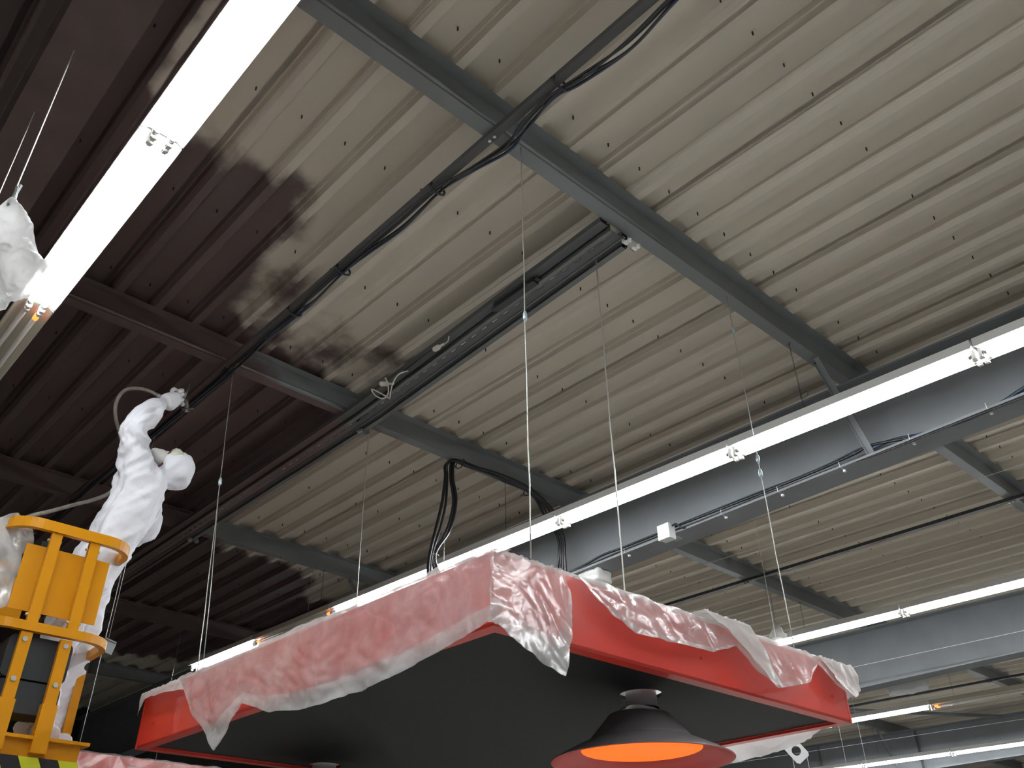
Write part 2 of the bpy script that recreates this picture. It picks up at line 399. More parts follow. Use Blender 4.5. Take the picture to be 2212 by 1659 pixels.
# ---- struts bolted under the purlins, along x
def strut(y, xa, xb, label, z=HB-.002, mat='bar_dark', w=.045, h=.03):
    t = root('strut_bar', ((xa+xb)/2, y, z-h+SL*(xa+xb)/2), label, 'strut', 'struts under the purlins')
    n = 60; P = []
    for i in range(n+1):
        x = xa+(xb-xa)*i/n; zz = z+SL*x
        P.append([(x, y-w/2, zz), (x, y-w/2, zz-h), (x, y+w/2, zz-h), (x, y+w/2, zz), (x, y-w/2, zz)])
    obj('angle_bar', G().grid(P), mat, t, paint=True)
    for n_, px in PUR.items():
        if min(xa, xb) < px < max(xa, xb):
            for dx in (-.055, -.02):
                obj('bolt', G().tube([(px+dx, y+.0, z-h+SL*px), (px+dx, y, z-h-.010+SL*px)], .009, 6), 'bolt_zinc' if n_ == 'A' else 'bolt_dark', t)
    return t
painted('bar_painted', (.066, .064, .063), .5)
strut(1.885, X1-.2, -12.5, 'dark strut bar under the purlins, black cables tied along it', mat='bar_painted')
strut(7.835, X1-.2, X0+.1, 'dark strut bar crossing the bay beyond the cabled beam')
strut(13.80, X1-.2, X0+.1, 'dark strut bar crossing the farthest bay, near the wrapped ceiling lamp')
dg = root('diagonal_brace', atr(1905, 1537, 3.26), 'dark diagonal wind brace running into the farthest beam', 'brace')
a, b = atr(1905, 1537, 3.26), atr(2150, 1547, 3.26); a = a-(b-a)*.4; b = a+(b-a)*((16.19-a.y)/(b.y-a.y))
obj('angle_bar', G().bar(a, b, .08, .04), 'beam_grey', dg)

# ================================================================== fluorescent battens
def fixture(P, ang, lit, label, group, glow=(0, 0)):
    t = root('light_fixture', (0, 0, 0), label, 'light', group)
    L = 1.54; g = G()
    sec = [(-.076, .054), (.076, .054), (.086, .048), (.094, -.007), (.089, -.007), (.060, .010), (-.060, .010), (-.089, -.007), (-.094, -.007), (-.086, .048)]
    n = len(sec); vs = [(x, y, z) for x in (0.004, L) for y, z in sec]
    g.add(vs, [(i, (i+1) % n, n+(i+1) % n, n+i) for i in range(n)]+[tuple(range(n-1, -1, -1)), tuple(n+i for i in range(n))])
    obj('housing', g, 'white_enamel' if lit else 'old_enamel', t)
    for k, y in enumerate((-.033, .033)):
        z = -.024
        tb = obj('tube', G().tube([(.045, y, z), (L-.04, y, z)], .013, 12), 'tube_lit' if lit else 'tube_off', t, smooth=True)
        for xa, xb, e in ((.024, .045, 0), (L-.04, L-.02, 1)):
            obj('end_cap', G().tube([(xa, y, z), (xb, y, z)], .0135, 12), 'tube_cap', tb, smooth=True)
        if not lit:
            for e, xx in ((0, .05), (1, L-.05)):
                if glow[e] and (glow[e] > 1 or k == 1):
                    sgn = 1 if e == 0 else -1
                    obj('electrode_glow', G().tube([(xx, y, z), (xx+sgn*.05, y, z)], .0142, 12), 'electrode_glow', tb, smooth=True)
        for xx in (.015, L-.012):
            obj('lampholder', G().box(xx-.008, xx+.008, y-.014, y+.014, -.050, .004).box(xx-.012, xx+.012, y-.009, y+.009, -.056, -.046), 'holder', t)
    t.location = P; t.rotation_euler = (0, ang, 0)
    return t
A13 = math.radians(1.347)
def row(P0, ang, ks, unlit, labels, group, glow={}, own=None):
    u = Vector((math.cos(ang), 0, -math.sin(ang))); out = []
    for k in ks:
        out.append(fixture(Vector(P0)+Vector((0, 0, -.004))+u*(1.55*k), ang, k not in unlit, (own or {}).get(k) or (labels[1] if k in unlit else labels[0]), group, glow.get(k, (0, 0))))
    return out
row((-2.826, .639, 2.955), A13, range(-3, 3), (-2, -3), ('lit twin tube batten in the row beside the brown beam and hanging plastic', 'unlit beige twin tube batten at the end of the row beside the brown beam'), 'row of battens by the brown beam', {-2: (0, 1)}, {-1: 'lit twin tube batten right beside the crumpled hanging plastic sheet', 0: 'lit twin tube batten between the plastic sheet and the tray purlin', -2: 'unlit beige batten joining the batten beside the hanging plastic sheet', -3: 'unlit beige batten past the lift, last of its row'})
row((-4.20, 4.43, 2.835), .041, range(-4, 4), (-3,), ('lit twin tube batten in the row running in front of the cabled beam', 'unlit beige batten between two lit ones with glowing orange tube ends'), 'row of battens by the cabled beam', {-3: (2, 2)}, {-4: 'lit twin tube batten standing alone past the unlit one', -2: 'lit twin tube batten whose end glows orange, beside the unlit one', -1: 'lit twin tube batten crossed by the hanging black cables', 0: 'lit twin tube batten above the film wrapped canopy corner', 1: 'lit twin tube batten crossed by the brace of the tray purlin', 2: 'lit twin tube batten along the deep beam beyond the brace'})
row((-5.275, 8.88, 3.045), A13, range(-2, 4), (), ('lit twin tube batten in the row under the second deep beam', ''), 'row of battens under the second beam', {}, {0: 'lit twin tube batten below the small hanging plastic bag', 1: 'lit twin tube batten joined to the one below the hanging bag'})
p4 = aty(2014, 1528, 12.42); row((p4.x, 12.42, p4.z+.03), A13, range(-3, 3), (0, 1, 2), ('lit twin tube batten hidden behind the red canopy in the far bay', 'unlit grey batten at the far end of the bay with the wrapped lamp'), 'row of battens in the far bay', {0: (2, 0)}, {-1: 'lit twin tube batten poking out past the corner of the red canopy', 0: 'unlit grey batten with an orange glowing tube end in the far bay'})
row((-4.0, -3.8, 2.93), A13, range(-1, 4), (), ('lit twin tube batten in the added row behind the viewer', ''), 'added row of battens behind the viewer')  # unseen row, added to brighten the near side of the canopy
for_back = (-2.135, .51)
p5 = aty(1868, 1655, 15.6); row((p5.x, 15.6, p5.z+.03), A13, range(-1, 6), (), ('lit twin tube batten in the lowest row before the farthest beam', ''), 'row of battens by the farthest beam')
# chains that hold the battens
def chain(p, q, label, ring=True, group='chains holding the battens'):
    p = Vector(p); q = Vector(q)
    t = root('hanging_chain', q, label, 'chain', group)
    n = max(6, int((p-q).length/.022)); g = G()
    for i in range(n):
        a = p+(q-p)*(i/n); b = p+(q-p)*((i+1)/n); s = Vector((.003, 0, 0)) if i % 2 else Vector((0, .003, 0))
        g.tube([a+s, b+s], .0012, 4); g.tube([a-s, b-s], .0012, 4)
    obj('links', g, 'wire_dark', t)
    if ring:
        c = q+Vector((.02, 0, .12)); obj('ring', G().tube([c+Vector((math.cos(k*math.pi/9)*.027, math.sin(k*math.pi/9)*.01, math.sin(k*math.pi/9)*.027)) for k in range(18)], .0016, 5, closed=True), 'wire_dark', t)
    obj('hook', G().tube(bez([p+Vector((0, 0, .01)), p+Vector((.012, 0, 0)), p+Vector((.0, 0, -.02)), p+Vector((-.01, 0, -.008))], 5), .002, 5), 'wire_dark', t)
s2 = lambda x: 2.835-math.tan(.041)*(x+4.2)+.06
for n, x in (('A', -2.135), ('B', -4.85), ('C', -7.63)):
    chain((x, 4.43, HB+SL*x), (x, 4.43, s2(x)), 'thin dark chain holding the tube row in front of the cabled beam')
for x in (-2.135, -4.85): chain((x, 8.88, HB+SL*x), (x, 8.88, 3.045+SL*(x+5.275)+.06), 'thin dark chain holding the tube row under the second beam', False)
for x in (-2.135, -4.85): chain((x, .639, HB+SL*x), (x, .639, 2.955+SL*(x+2.826)+.06), 'thin dark chain holding the tube row by the brown beam', False)
for x in (-4.85, -7.63): chain((x, 12.42, HB+SL*x), (x, 12.42, p4.z+.03+SL*(x-p4.x)+.06), 'thin dark chain holding the tube row of the far bay', x < -5)
for x in (-4.85, -7.63): chain((x, 15.6, HB+SL*x), (x, 15.6, p5.z+.03+SL*(x-p5.x)+.06), 'thin dark chain holding the lowest tube row', False)

for x in for_back: chain((x, -3.8, HB+SL*x), (x, -3.8, 2.93+SL*(x+4)+.06), 'thin dark chain holding the added tube row behind the viewer', False)

# ================================================================== red canopies
ZC, ZT = .943, 1.203
K = atz(1066, 1351, ZC); RC = atz(1842, 1562, ZC); LC = atz(291, 1618.7, ZC); FC = RC+LC-K
ROT = None
def canopy(shift, label, holes):
    sh = Vector(shift); c = [p+sh for p in (K, RC, FC, LC)]
    t = root('hanging_canopy', (c[0]+c[2])/2, label, 'canopy', 'red ceiling canopies')
    cen = (c[0]+c[2])/2; H = Vector((0, 0, ZT-ZC))
    def inset(p, d): v = cen-p; return p+Vector((math.copysign(d, v.x), math.copysign(d, v.y), 0))
    for i in range(4):
        a, b = c[i], c[(i+1) % 4]; n = (b-a).cross(Vector((0, 0, 1))).normalized()
        if n.dot(cen-a) < 0: n = -n
        vs = [a, b, b+n*.018, a+n*.018]; vs += [v+H for v in vs]
        p = obj('side_panel', G().add(vs, [(3, 2, 1, 0), (4, 5, 6, 7), (0, 1, 5, 4), (1, 2, 6, 5), (2, 3, 7, 6), (3, 0, 4, 7)]), 'canopy_red', t)
        ia, ib = inset(a, .05), inset(b, .05); dz = Vector((0, 0, .012)); e = Vector((0, 0, .0005))
        vs = [a-e, b-e, ib-e, ia-e]; vs += [v+dz for v in vs]
        obj('bottom_lip', G().add(vs, [(3, 2, 1, 0), (4, 5, 6, 7), (0, 1, 5, 4), (1, 2, 6, 5), (2, 3, 7, 6), (3, 0, 4, 7)]), 'canopy_red', t)
        for q in (.06, .5, .94):
            pp = a+(b-a)*q+Vector((0, 0, .10))-n*.001
            obj('rivet', G().tube([pp, pp-n*.004], .006, 8), 'canopy_red', p)
    # black underside with round holes
    bm = bmesh.new(); z = ZC+.014
    def loop(ps):
        vs = [bm.verts.new(p) for p in ps]; return [bm.edges.new((vs[i], vs[(i+1) % len(vs)])) for i in range(len(vs))]
    es = loop([Vector((q.x, q.y, z))-t.location for q in [inset(p, .049) for p in c]])
    for h in holes: es += loop([Vector((h[0]+.09*math.cos(k*math.pi/20), h[1]+.09*math.sin(k*math.pi/20), z))-t.location for k in range(40)])
    bmesh.ops.triangle_fill(bm, use_beauty=True, edges=es)
    r = bmesh.ops.extrude_face_region(bm, geom=bm.faces[:]); bmesh.ops.translate(bm, verts=[v for v in r['geom'] if isinstance(v, bmesh.types.BMVert)], vec=(0, 0, .012))
    bmesh.ops.recalc_face_normals(bm, faces=bm.faces)
    me = bpy.data.meshes.new('underside'); bm.to_mesh(me); bm.free(); me.materials.append(MATS['canopy_black'])
    o = bpy.data.objects.new('underside', me); COL.objects.link(o); o.parent = t; o['label'] = 'matt black underside panel'
    for q in (.33, .67):     # frame bars across, on top
        a = c[0]+(c[3]-c[0])*q; b = c[1]+(c[2]-c[1])*q
        obj('frame_bar', G().bar(a+Vector((0, .02, .20)), b+Vector((0, -.02, .20)), .03, .03), 'galv', t)
    return t
hole1 = atz(1385, 1508, ZC); hole2 = atz(700, 1660, ZC)
can1 = canopy((0, 0, 0), 'red hanging canopy with black underside and a bell pendant lamp', [hole1, hole2])
SH2 = Vector((-4.12, .03, .0))
can2 = canopy(SH2, 'red hanging canopy under plastic film, behind the yellow lift basket', [])
# ---- pendant lamps
def pendant(h, label):
    k_ = ZC/.97
    def sc(pr): return [(r*k_, z*k_) for r, z in pr]
    t = root('pendant_lamp', (h.x-.012, h.y-.012, .70*k_), label, 'lamp', 'bell pendant lamps'); c0 = (h.x, h.y, 0); c = (h.x-.012, h.y-.012, 0)
    obj('neck', G().lathe(sc([(.0, 1.15), (.066, 1.15), (.066, 1.0), (.068, .94), (.074, .925)]), c0), 'lamp_neck', t, smooth=True)
    obj('collar', G().lathe(sc([(.074, .926), (.082, .918), (.104, .905), (.112, .900)]), c), 'lamp_neck', t, smooth=True)
    obj('shade', G().lathe(sc([(.108, .902), (.124, .900), (.131, .897), (.1365, .891), (.139, .887), (.214, .803), (.217, .799), (.2185, .795), (.224, .792), (.26, .778), (.33, .745), (.376, .720), (.379, .716)]), c, 64), 'lamp_grey', t, smooth=True)
    obj('inner_reflector', G().lathe(sc([(.379, .716), (.372, .714), (.35, .728), (.30, .746), (.262, .757), (.235, .775), (.21, .80), (.0, .81)]), c, 64), 'lamp_red', t, smooth=True)
    obj('glowing_filter', G().lathe(sc([(.0, .764), (.12, .764), (.252, .7615), (.252, .7655), (.0, .768)]), c, 64), 'lamp_glow', t, smooth=True)
    obj('suspension_rod', G().tube([(h.x, h.y, 1.14*k_), (h.x, h.y, 1.14*k_+.04)], .008, 8), 'galv', t)
    obj('rod_plate', G().box(h.x-.06, h.x+.06, h.y-.06, h.y+.06, 1.148*k_, 1.148*k_+.008), 'galv', t)
pendant(hole1, 'dark bell pendant lamp with red rim and glowing orange disc below the canopy')
pendant(hole2, 'bell pendant lamp hanging below the edge of the view under the canopy')

# ---- plastic film
def drape(name, tops, bots, n, mat, label, group=None, nu=70, nv=26, lift=.02, fold=.018, seed=0, parent=None, top_in=.06, fscale=9, sag=.0, cat='plastic sheet', hem=0):
    tops = [Vector(p) for p in tops]; bots = [Vector(p) for p in bots]; n = Vector(n).normalized()
    def along(ps, t):
        q = t*(len(ps)-1); i = min(int(q), len(ps)-2); return ps[i].lerp(ps[i+1], q-i)
    P = []
    for i in range(nu+1):
        t = i/nu; a = along(tops, t); b = along(bots, t); r = []
        if top_in: r.append(a-n*top_in+Vector((0, 0, .012)))
        for j in range(nv+1):
            s = j/nv; p = a.lerp(b, s)
            pw = p+Vector((1, 1, 1))*noise.noise(p*3.1+Vector((seed, 0, 0)))*.10; sl_ = (pw.x+pw.y)*1.0+pw.z*.9; pa = Vector((pw.x*.9+pw.z*.5, pw.y*.9+pw.z*.5, pw.z*.55)); q = pa*fscale+Vector((seed*7.3, 0, 0)); q2 = pa*fscale*2.3+Vector((seed*3.1, 5, 0))
            d1 = noise.voronoi(q*.55)[0]; d2 = noise.voronoi(q2*.6)[0]; f = (d1[1]-d1[0])*.75+(d2[1]-d2[0])*.35+noise.noise(q*.4)*.3
            amp = fold*(.25+.75*min(1, s*2.5))
            off = lift+max(0, f)*amp+sag*math.sin(s*math.pi)
            edge = Vector((0, 0, .006))*noise.noise(Vector((t*25, seed, 0)))*(1 if j == nv else 0)
            r.append(p+n*off+edge+Vector((0, 0, .012*max(0, 1-s*8)*(noise.noise(Vector((t*25+seed, 1, 2)))+.3))))
        P.append(r)
    o = obj(name, G().grid(P), mat, parent, label if parent is None else None, cat if parent is None else None, group, smooth=True)
    if hem:                          # extra film layer added to brighten the hanging border, as if better lit
        Q = [[q+n*.004 for q in r[-1-hem:]] for r in P]
        obj('brightening_hem', G().grid(Q), 'film', o, smooth=True)
    return o
UP = Vector((0, 0, ZT-ZC))
nL = (K-LC).cross(Vector((0, 0, 1))).normalized();  nL = nL if nL.y < 0 else -nL
nR = (RC-K).cross(Vector((0, 0, 1))).normalized();  nR = nR if nR.x > 0 else -nR
def onL(x, y): return atp(x, y, K+nL*.02, nL)
def onR(x, y): return atp(x, y, K+nR*.02, nR)
def edge(a, b, t): return (a+(b-a)*t)+UP
def topL(x):       # point of the upper left edge seen at column x
    lo, hi = 0, 1
    for _ in range(40):
        mid = (lo+hi)/2
        if proj(edge(K, LC, mid))[0] > x: lo = mid
        else: hi = mid
    return edge(K, LC, lo)
def topR(x):
    lo, hi = 0, 1.02
    for _ in range(40):
        mid = (lo+hi)/2
        if proj(edge(K, RC, mid))[0] < x: lo = mid
        else: hi = mid
    return edge(K, RC, lo)
FG = 'plastic film over the red canopy'
bl = [(420, 1510), (445, 1560), (482, 1626), (515, 1565), (540, 1522), (600, 1541), (660, 1537), (720, 1522), (800, 1496), (880, 1460), (960, 1415), (1020, 1380), (1064, 1352)]
tl = [400, 425, 450, 490, 530, 600, 660, 720, 800, 880, 960, 1020, 1065]
drape('plastic_film', [topL(x) for x in tl]+[K+UP+nR*.03], [onL(*p) for p in bl]+[onL(1066, 1350)+nR*.03], nL, 'film', 'clear wrinkled film hanging over the long side of the red canopy', FG, 200, 40, seed=1, fold=.030, hem=8, lift=.032)
drape('plastic_film', [K+UP+nL*.03]+[topR(x) for x in (1067, 1090, 1120, 1150, 1180, 1200, 1206)], [onR(1062, 1352)+nL*.04]+[onR(*p) for p in ((1066, 1354), (1105, 1394), (1155, 1431), (1207, 1466), (1219, 1410), (1223, 1340), (1222, 1290))], nR, 'film', 'pointed film flap wrapped round the canopy corner', FG, 70, 36, seed=2, fold=.034, hem=11)
tr = [1240, 1330, 1420, 1500, 1560, 1600, 1650, 1700, 1745, 1775, 1805, 1822]
br = [(1238, 1249), (1300, 1320), (1365, 1374), (1440, 1392), (1530, 1412), (1580, 1398), (1625, 1455), (1668, 1491), (1738, 1477), (1757, 1434), (1795, 1480), (1832, 1512)]
drape('plastic_film', [topR(x) for x in tr], [onR(*p) for p in br], nR, 'film', 'bunched film hanging in swags over the short side of the canopy', FG, 150, 30, seed=3, fold=.04, hem=4)
drape('plastic_film', [topR(x)+Vector((0, 0, .02)) for x in (1500, 1530, 1570, 1600)], [onR(*p) for p in ((1590, 1405), (1615, 1445), (1640, 1478), (1668, 1492))], nR, 'film_thick', 'white doubled film strip slanting across the swags', FG, 30, 24, lift=.05, seed=4, fold=.03)
cr = topR(1822)
drape('plastic_film', [topR(1757), topR(1790), cr+Vector((-.0, .03, 0)), cr+Vector((-.12, .06, -.01))], [onR(1790, 1475), onR(1835, 1512), onR(1856, 1490)+Vector((-.05, .02, 0)), RC+Vector((-.15, .07, .10))], nR, 'film_thick', 'white crumpled film cap over the canopy corner by the far tube row', FG, 40, 20, lift=.03, seed=5, fold=.04)
drape('plastic_film', [topL(x) for x in (312, 340, 370, 402)], [onL(*p) for p in ((306, 1548), (322, 1512), (362, 1500), (408, 1490))], nL, 'film_thick', 'torn white film scraps on the canopy corner beside the lift', FG, 30, 12, seed=6, fold=.04, lift=.02)
# film lying across the open top
top = G(); c4 = [K+UP, RC+UP, FC+UP, LC+UP]; P = []
for i in range(41):
    r = []
    for j in range(41):
        a = c4[0].lerp(c4[1], j/40); b = c4[3].lerp(c4[2], j/40); p = a.lerp(b, i/40)
        r.append(p+Vector((0, 0, .010+.016*abs(noise.noise(p*6))+.01*abs(noise.noise(p*15)))))
    P.append(r)
obj('plastic_film', top.grid(P), 'film_white', None, 'white film lying across the open top of the red canopy', 'plastic sheet', FG, smooth=True)
# film hanging below the far side
fb = [(1770, 1572), (1740, 1596), (1700, 1613), (1650, 1630), (1600, 1641), (1560, 1650), (1500, 1664)]
nF = Vector((0, 1, 0)); pF = RC+Vector((0, .02, 0))
ft = [RC+(FC-RC)*q+Vector((0, 0, .16)) for q in (.05, .12, .2, .3, .42, .55, .7)]
drape('plastic_film', ft, [atp(x, y, pF, nF) for x, y in fb], nF, 'film_white', 'white film hanging below the far side of the canopy behind the pendant lamp', FG, 50, 12, seed=8, fold=.02, top_in=0, lift=.02)
# film on the second canopy
k2, r2, l2 = K+SH2, RC+SH2, LC+SH2
drape('plastic_film', [k2+(r2-k2)*q+UP for q in (0, .25, .5, .75, 1)], [k2+(r2-k2)*q-Vector((0, 0, .05)) for q in (0, .25, .5, .75, 1)], nR, 'film_thin', 'clear wrinkled film over the canopy behind the lift', 'plastic film over the second canopy', 90, 26, seed=9, fold=.03)
drape('plastic_film', [k2+(l2-k2)*q+UP for q in (0, .5, 1)], [k2+(l2-k2)*q-Vector((0, 0, .03)) for q in (0, .5, 1)], nL, 'film', 'clear film along the hidden long side of the second canopy', 'plastic film over the second canopy', 60, 20, seed=10, fold=.03)
drape('plastic_film', [r2.lerp(k2, q)+Vector((.05, 0, .19)) for q in (.35, .5, .65, .82)], [r2.lerp(k2, q)+Vector((.06, 0, .02)) for q in (.36, .5, .68, .80)], nR, 'film_white', 'white doubled film patch on the second canopy', 'plastic film over the second canopy', 30, 14, seed=11, fold=.02, top_in=0)

# ================================================================== wires
WG = 'suspension wires of the canopies'
def wire(p, q, label, r=.0028, mat='wire_steel', grips=(), group=WG, twin=0, tend=1):
    p = Vector(p); q = Vector(q); t = root('suspension_wire', q, label, 'wire', group)
    n = 14; pts = [p.lerp(q, i/n)+Vector((noise.noise(Vector((i*.9, p.x*3, 0))), noise.noise(Vector((i*.9, 5, p.y))), 0))*.004*(0 < i < n) for i in range(n+1)]
    obj('strand', G().tube(pts, r, 6), mat, t, smooth=True)
    if twin:
        a = p.lerp(q, twin); e_ = p.lerp(q, tend); obj('strand', G().tube([a, a.lerp(e_, .5)+Vector((.012, .012, 0)), e_+Vector((.02, .015, 0))], r*.9, 6), mat, t, smooth=True)
    for s in grips:
        c = p.lerp(q, s); k = G().lathe([(.0, .026), (.006, .024), (.010, .010), (.010, -.010), (.006, -.024), (0, -.026)], c, 10)
        o = obj('wire_grip', k, 'grip_blue', t, smooth=True); 
    return t
def vtop(x, y, h=HB): return atr(x, y, h)
def vdown(p, z): return Vector((p.x, p.y, z))
w = vtop(1125, 318); wire(w, (w.x-.005, w.y, ZT+.012), 'wire with a blue grip from the tray purlin to the canopy corner', grips=(.49,))
w = vtop(1570, 640); wire(w, (w.x, w.y, ZT+.012), 'wire from the tray purlin to the bunched film, past the tube joint', .0026, grips=(.12, .52, .56))
w = vtop(1287, 556, HB-.03); wire(w, (w.x, w.y, ZT+.01), 'wire dropping from the cable tray to the film swags', .0036, grips=())
w = vtop(797, 925); wire(w, (w.x+.06, w.y, ZT+.01), 'wire from the cable loop purlin to the long canopy side', .0030, twin=.6)
w = Vector((-4.84, 1.95, HB+SL*-4.84)); q = topL(417); wire(w, q+Vector((0, .02, .01)), 'wire pair from the brown purlin to the canopy end by the lift', .0026, grips=(.45,), twin=.5)
w = vtop(966, 986); wire(w, (w.x, w.y, ZT+.01), 'thin wire beside the hanging cable loop', .0014)
w = Vector((-7.63, 4.30, HB+SL*-7.63)); wire(w, (w.x, w.y, ZT+.01), 'thin wire in front of the unlit batten', .0018)
w = Vector((-10.49, 4.22, HB+SL*-10.49+.006)); wire(w, (w.x, w.y, .2), 'thin wire beyond the torn film scraps', .0018)
q = atx(176, 1590, -6.22); wire((q.x, q.y, HR+SL*q.x), (q.x, q.y, ZT+.02), 'wire with a grey plate behind the lift basket', .0026, twin=.15, tend=(HR+SL*q.x-atx(232, 1398, -6.22).z)/(HR+SL*q.x-ZT))
pl = atx(232, 1398, -6.22); t = root('wire_plate', pl-Vector((0, 0, .05)), 'small grey plate fixed on the wire behind the lift rail', 'plate')
obj('plate', G().obox(pl+Vector((0, .01, 0)), Vector((.004, 0, 0)), Vector((0, .035, -.008)), Vector((0, .008, .04))), 'galv', t)
obj('plate_lip', G().obox(pl+Vector((.006, .01, .044)), Vector((.010, 0, 0)), Vector((0, .038, -.008)), Vector((0, 0, .004))), 'galv', t)
# long level wires
def level(p, q, label, r=.0022): 
    t = root('stay_wire', (Vector(p)+Vector(q))/2, label, 'wire', 'level stay wires'); obj('strand', G().tube([p, q], r, 6), 'plastic_white', t); return t
a, b = aty(1525, 1218, 7.0), aty(2212, 1003, 7.0); level(a, b+(b-a)*.5, 'thin white stay wire crossing under the bay behind the cabled beam')
a, b = aty(1700, 1472, 9.9), aty(2212, 1362, 9.9); level(a-(b-a)*.3, b+(b-a)*.5, 'thin white stay wire along the web of the second beam')
a, b = aty(1640, 1640, 14.0), aty(2212, 1553, 14.0); level(a-(b-a)*.3, b+(b-a)*.3, 'thin white stay wire in front of the farthest beam', .003)
a, b = aty(1700, 1740/1740*1605, 13.9), aty(1880, 1582, 13.9)
# thin far verticals and the white tag
for px, py, px2, py2, Y in ((1812, 1572, 1828, 1659, 11.), (1852, 1560, 1872, 1659, 11.)):
    p = aty(px, py, Y); wire((p.x, p.y, HR+SL*p.x-.002), (p.x, p.y, 1.6), 'thin far wire below the canopy corner', .002, 'plastic_white', group='thin far wires')
pt = aty(1720, 1622, 6.6); t = root('tag_plate', pt-Vector((0, 0, .08)), 'white perforated tag plate on two strings below the canopy', 'tag')
ax = Vector((.76, .62, 0)); n = Vector((-.6, .75, .1)); d = (ax*.6+Vector((0, 0, -.8))).normalized(); e = d.cross(n).normalized()
ring = G(); N = 24
inner = [pt+(d*math.cos(k*2*math.pi/N)+e*math.sin(k*2*math.pi/N))*.035 for k in range(N)]
def sq(k):
    a_ = k*2*math.pi/N; cx_, sx_ = math.cos(a_), math.sin(a_); m_ = max(abs(cx_)/1.35, abs(sx_)); return pt+(d*cx_+e*sx_)*(.062/m_)
outer = [sq(k) for k in range(N)]; nn = d.cross(e).normalized()*.004
ring.add(inner+outer+[v+nn for v in inner+outer], [(k, (k+1) % N, N+(k+1) % N, N+k) for k in range(N)]+[(2*N+k, 3*N+k, 3*N+(k+1) % N, 2*N+(k+1) % N) for k in range(N)]+[(N+k, N+(k+1) % N, 3*N+(k+1) % N, 3*N+k) for k in range(N)]+[(k, 2*N+k, 2*N+(k+1) % N, (k+1) % N) for k in range(N)])
obj('plate', ring, 'plastic_white', t)
obj('string', G().tube([pt+Vector((-.03, -.02, -.05)), pt+Vector((-.03, -.02, -.8))], .0022, 5), 'plastic_white', t)
obj('string', G().tube([pt+Vector((.06, .04, -.04)), pt+Vector((.07, .05, -.8))], .0022, 5), 'plastic_white', t)
obj('string', G().tube([pt+Vector((0, 0, .07)), Vector((pt.x, pt.y, HF+SL*pt.x-.004))], .0022, 5), 'plastic_white', t)

# ================================================================== cables
def cable(pts, r, mat, label, group, n=8, seg=10):
    P = bez(pts, seg); return obj('cable', G().tube(P, r, n), mat, None, label, 'cable', group, smooth=True)
# along the strut bar
zb = lambda x: HB-.034+SL*x
CG = 'cables tied along the dark strut'
base = [(1.2, 1.90), (-.6, 1.90), (-1.05, 1.935), (-1.35, 1.96), (-1.62, 1.93), (-1.75, 1.915), (-1.95, 1.935), (-2.12, 1.955), (-2.35, 1.93), (-2.57, 1.90), (-2.9, 1.905), (-3.2, 1.90), (-3.42, 1.895), (-3.75, 1.90), (-3.95, 1.90), (-4.3, 1.91), (-4.7, 1.91), (-5.0, 1.905), (-6.5, 1.90), (-8.5, 1.9)]
for k, (dy, dz, wob) in enumerate(((0, 0, .0), (.012, -.006, .012), (.024, -.002, -.012), (-.008, -.010, .016))):
    pts = []
    for i, (x, y) in enumerate(base):
        far = wob*math.sin(i*1.9+k*2.1)
        if k == 3 and -3.3 < x < -2.6: far -= .045
        pts.append((x, y+dy+far, zb(x)+dz-.004-abs(far)*.6))
    cable(pts, .0065 if k != 2 else .008, 'cable_black' if k != 2 else 'cable_blue', ['black cable tied along the dark strut bar', 'thin black cable winding beside the strut bar', 'dark blue cable tied under the strut bar', 'loose black cable bowing off the strut bar'][k], CG)
for x in (-1.69, -2.57, -3.43, -3.96):
    c = Vector((x, 1.90, zb(x)-.002)); t = obj('cable_tie', G().tube([c+Vector((0, .046*math.cos(k*math.pi/8), .030*math.sin(k*math.pi/8))) for k in range(16)], .0065, 5, closed=True).tube([c+Vector((0, -.04, .01)), c+Vector((-.01, -.055, .0))], .003, 5), 'cable_black', None, 'black cable tie strapping cables to the strut bar', 'cable tie', 'cable ties on the strut bar')
# cable loop over purlin B
BG = 'black cables looped over the purlin'
zB = HB+SL*-4.82
def lp(k):
    o = (-.018+.012*k); sp = (k-1.5)*.014
    lx = [[(930, 1290), (925, 1235), (929, 1195), (942, 1140), (955, 1085), (962, 1030), (962, 1006)], [(934, 1290), (930, 1235), (934, 1195), (951, 1140), (963, 1085), (966, 1030), (966, 1003)],
          [(958, 1275), (942, 1240), (936, 1200), (965, 1145), (979, 1085), (973, 1035), (974, 1002)], [(966, 1275), (948, 1238), (940, 1196), (972, 1143), (985, 1083), (978, 1033), (980, 1000)]][k]
    left = [atx(x_, y_, -4.78-.012*i_) for i_, (x_, y_) in enumerate(lx)]
    ov = [Vector((-4.83+sp*.3, 3.86+.01*k, zB-.012)), Vector((-4.815+sp, 3.98, zB-.016-.006*k)), Vector((-4.79+sp*1.2, 4.2, zB-.014-.01*(k % 2))), Vector((-4.79+sp*1.6, 4.42, zB-.02)), Vector((-4.80+sp, 4.62, zB-.02)), Vector((-4.82+sp*.8, 4.72, zB-.03))]
    rt = [aty(1162+k*6, 1086, 4.86), aty(1174+k*8, 1110, 4.95), aty(1194+k*5, 1140, 5.02), aty(1206+k*4, 1165, 5.06), aty(1208+k*4, 1200, 5.08), aty(1204+k*6, 1232, 5.10), aty(1200+k*8, 1262, 5.12)]
    return left+ov+rt
for k in range(4): cable(lp(k), .0125 if k in (0, 3) else .010, 'cable_black', ['outermost thick black cable of the loop over the purlin', 'slim black cable of the loop, second strand', 'slim black cable of the loop, third strand', 'thick black cable of the loop bowing towards the tubes'][k], BG)
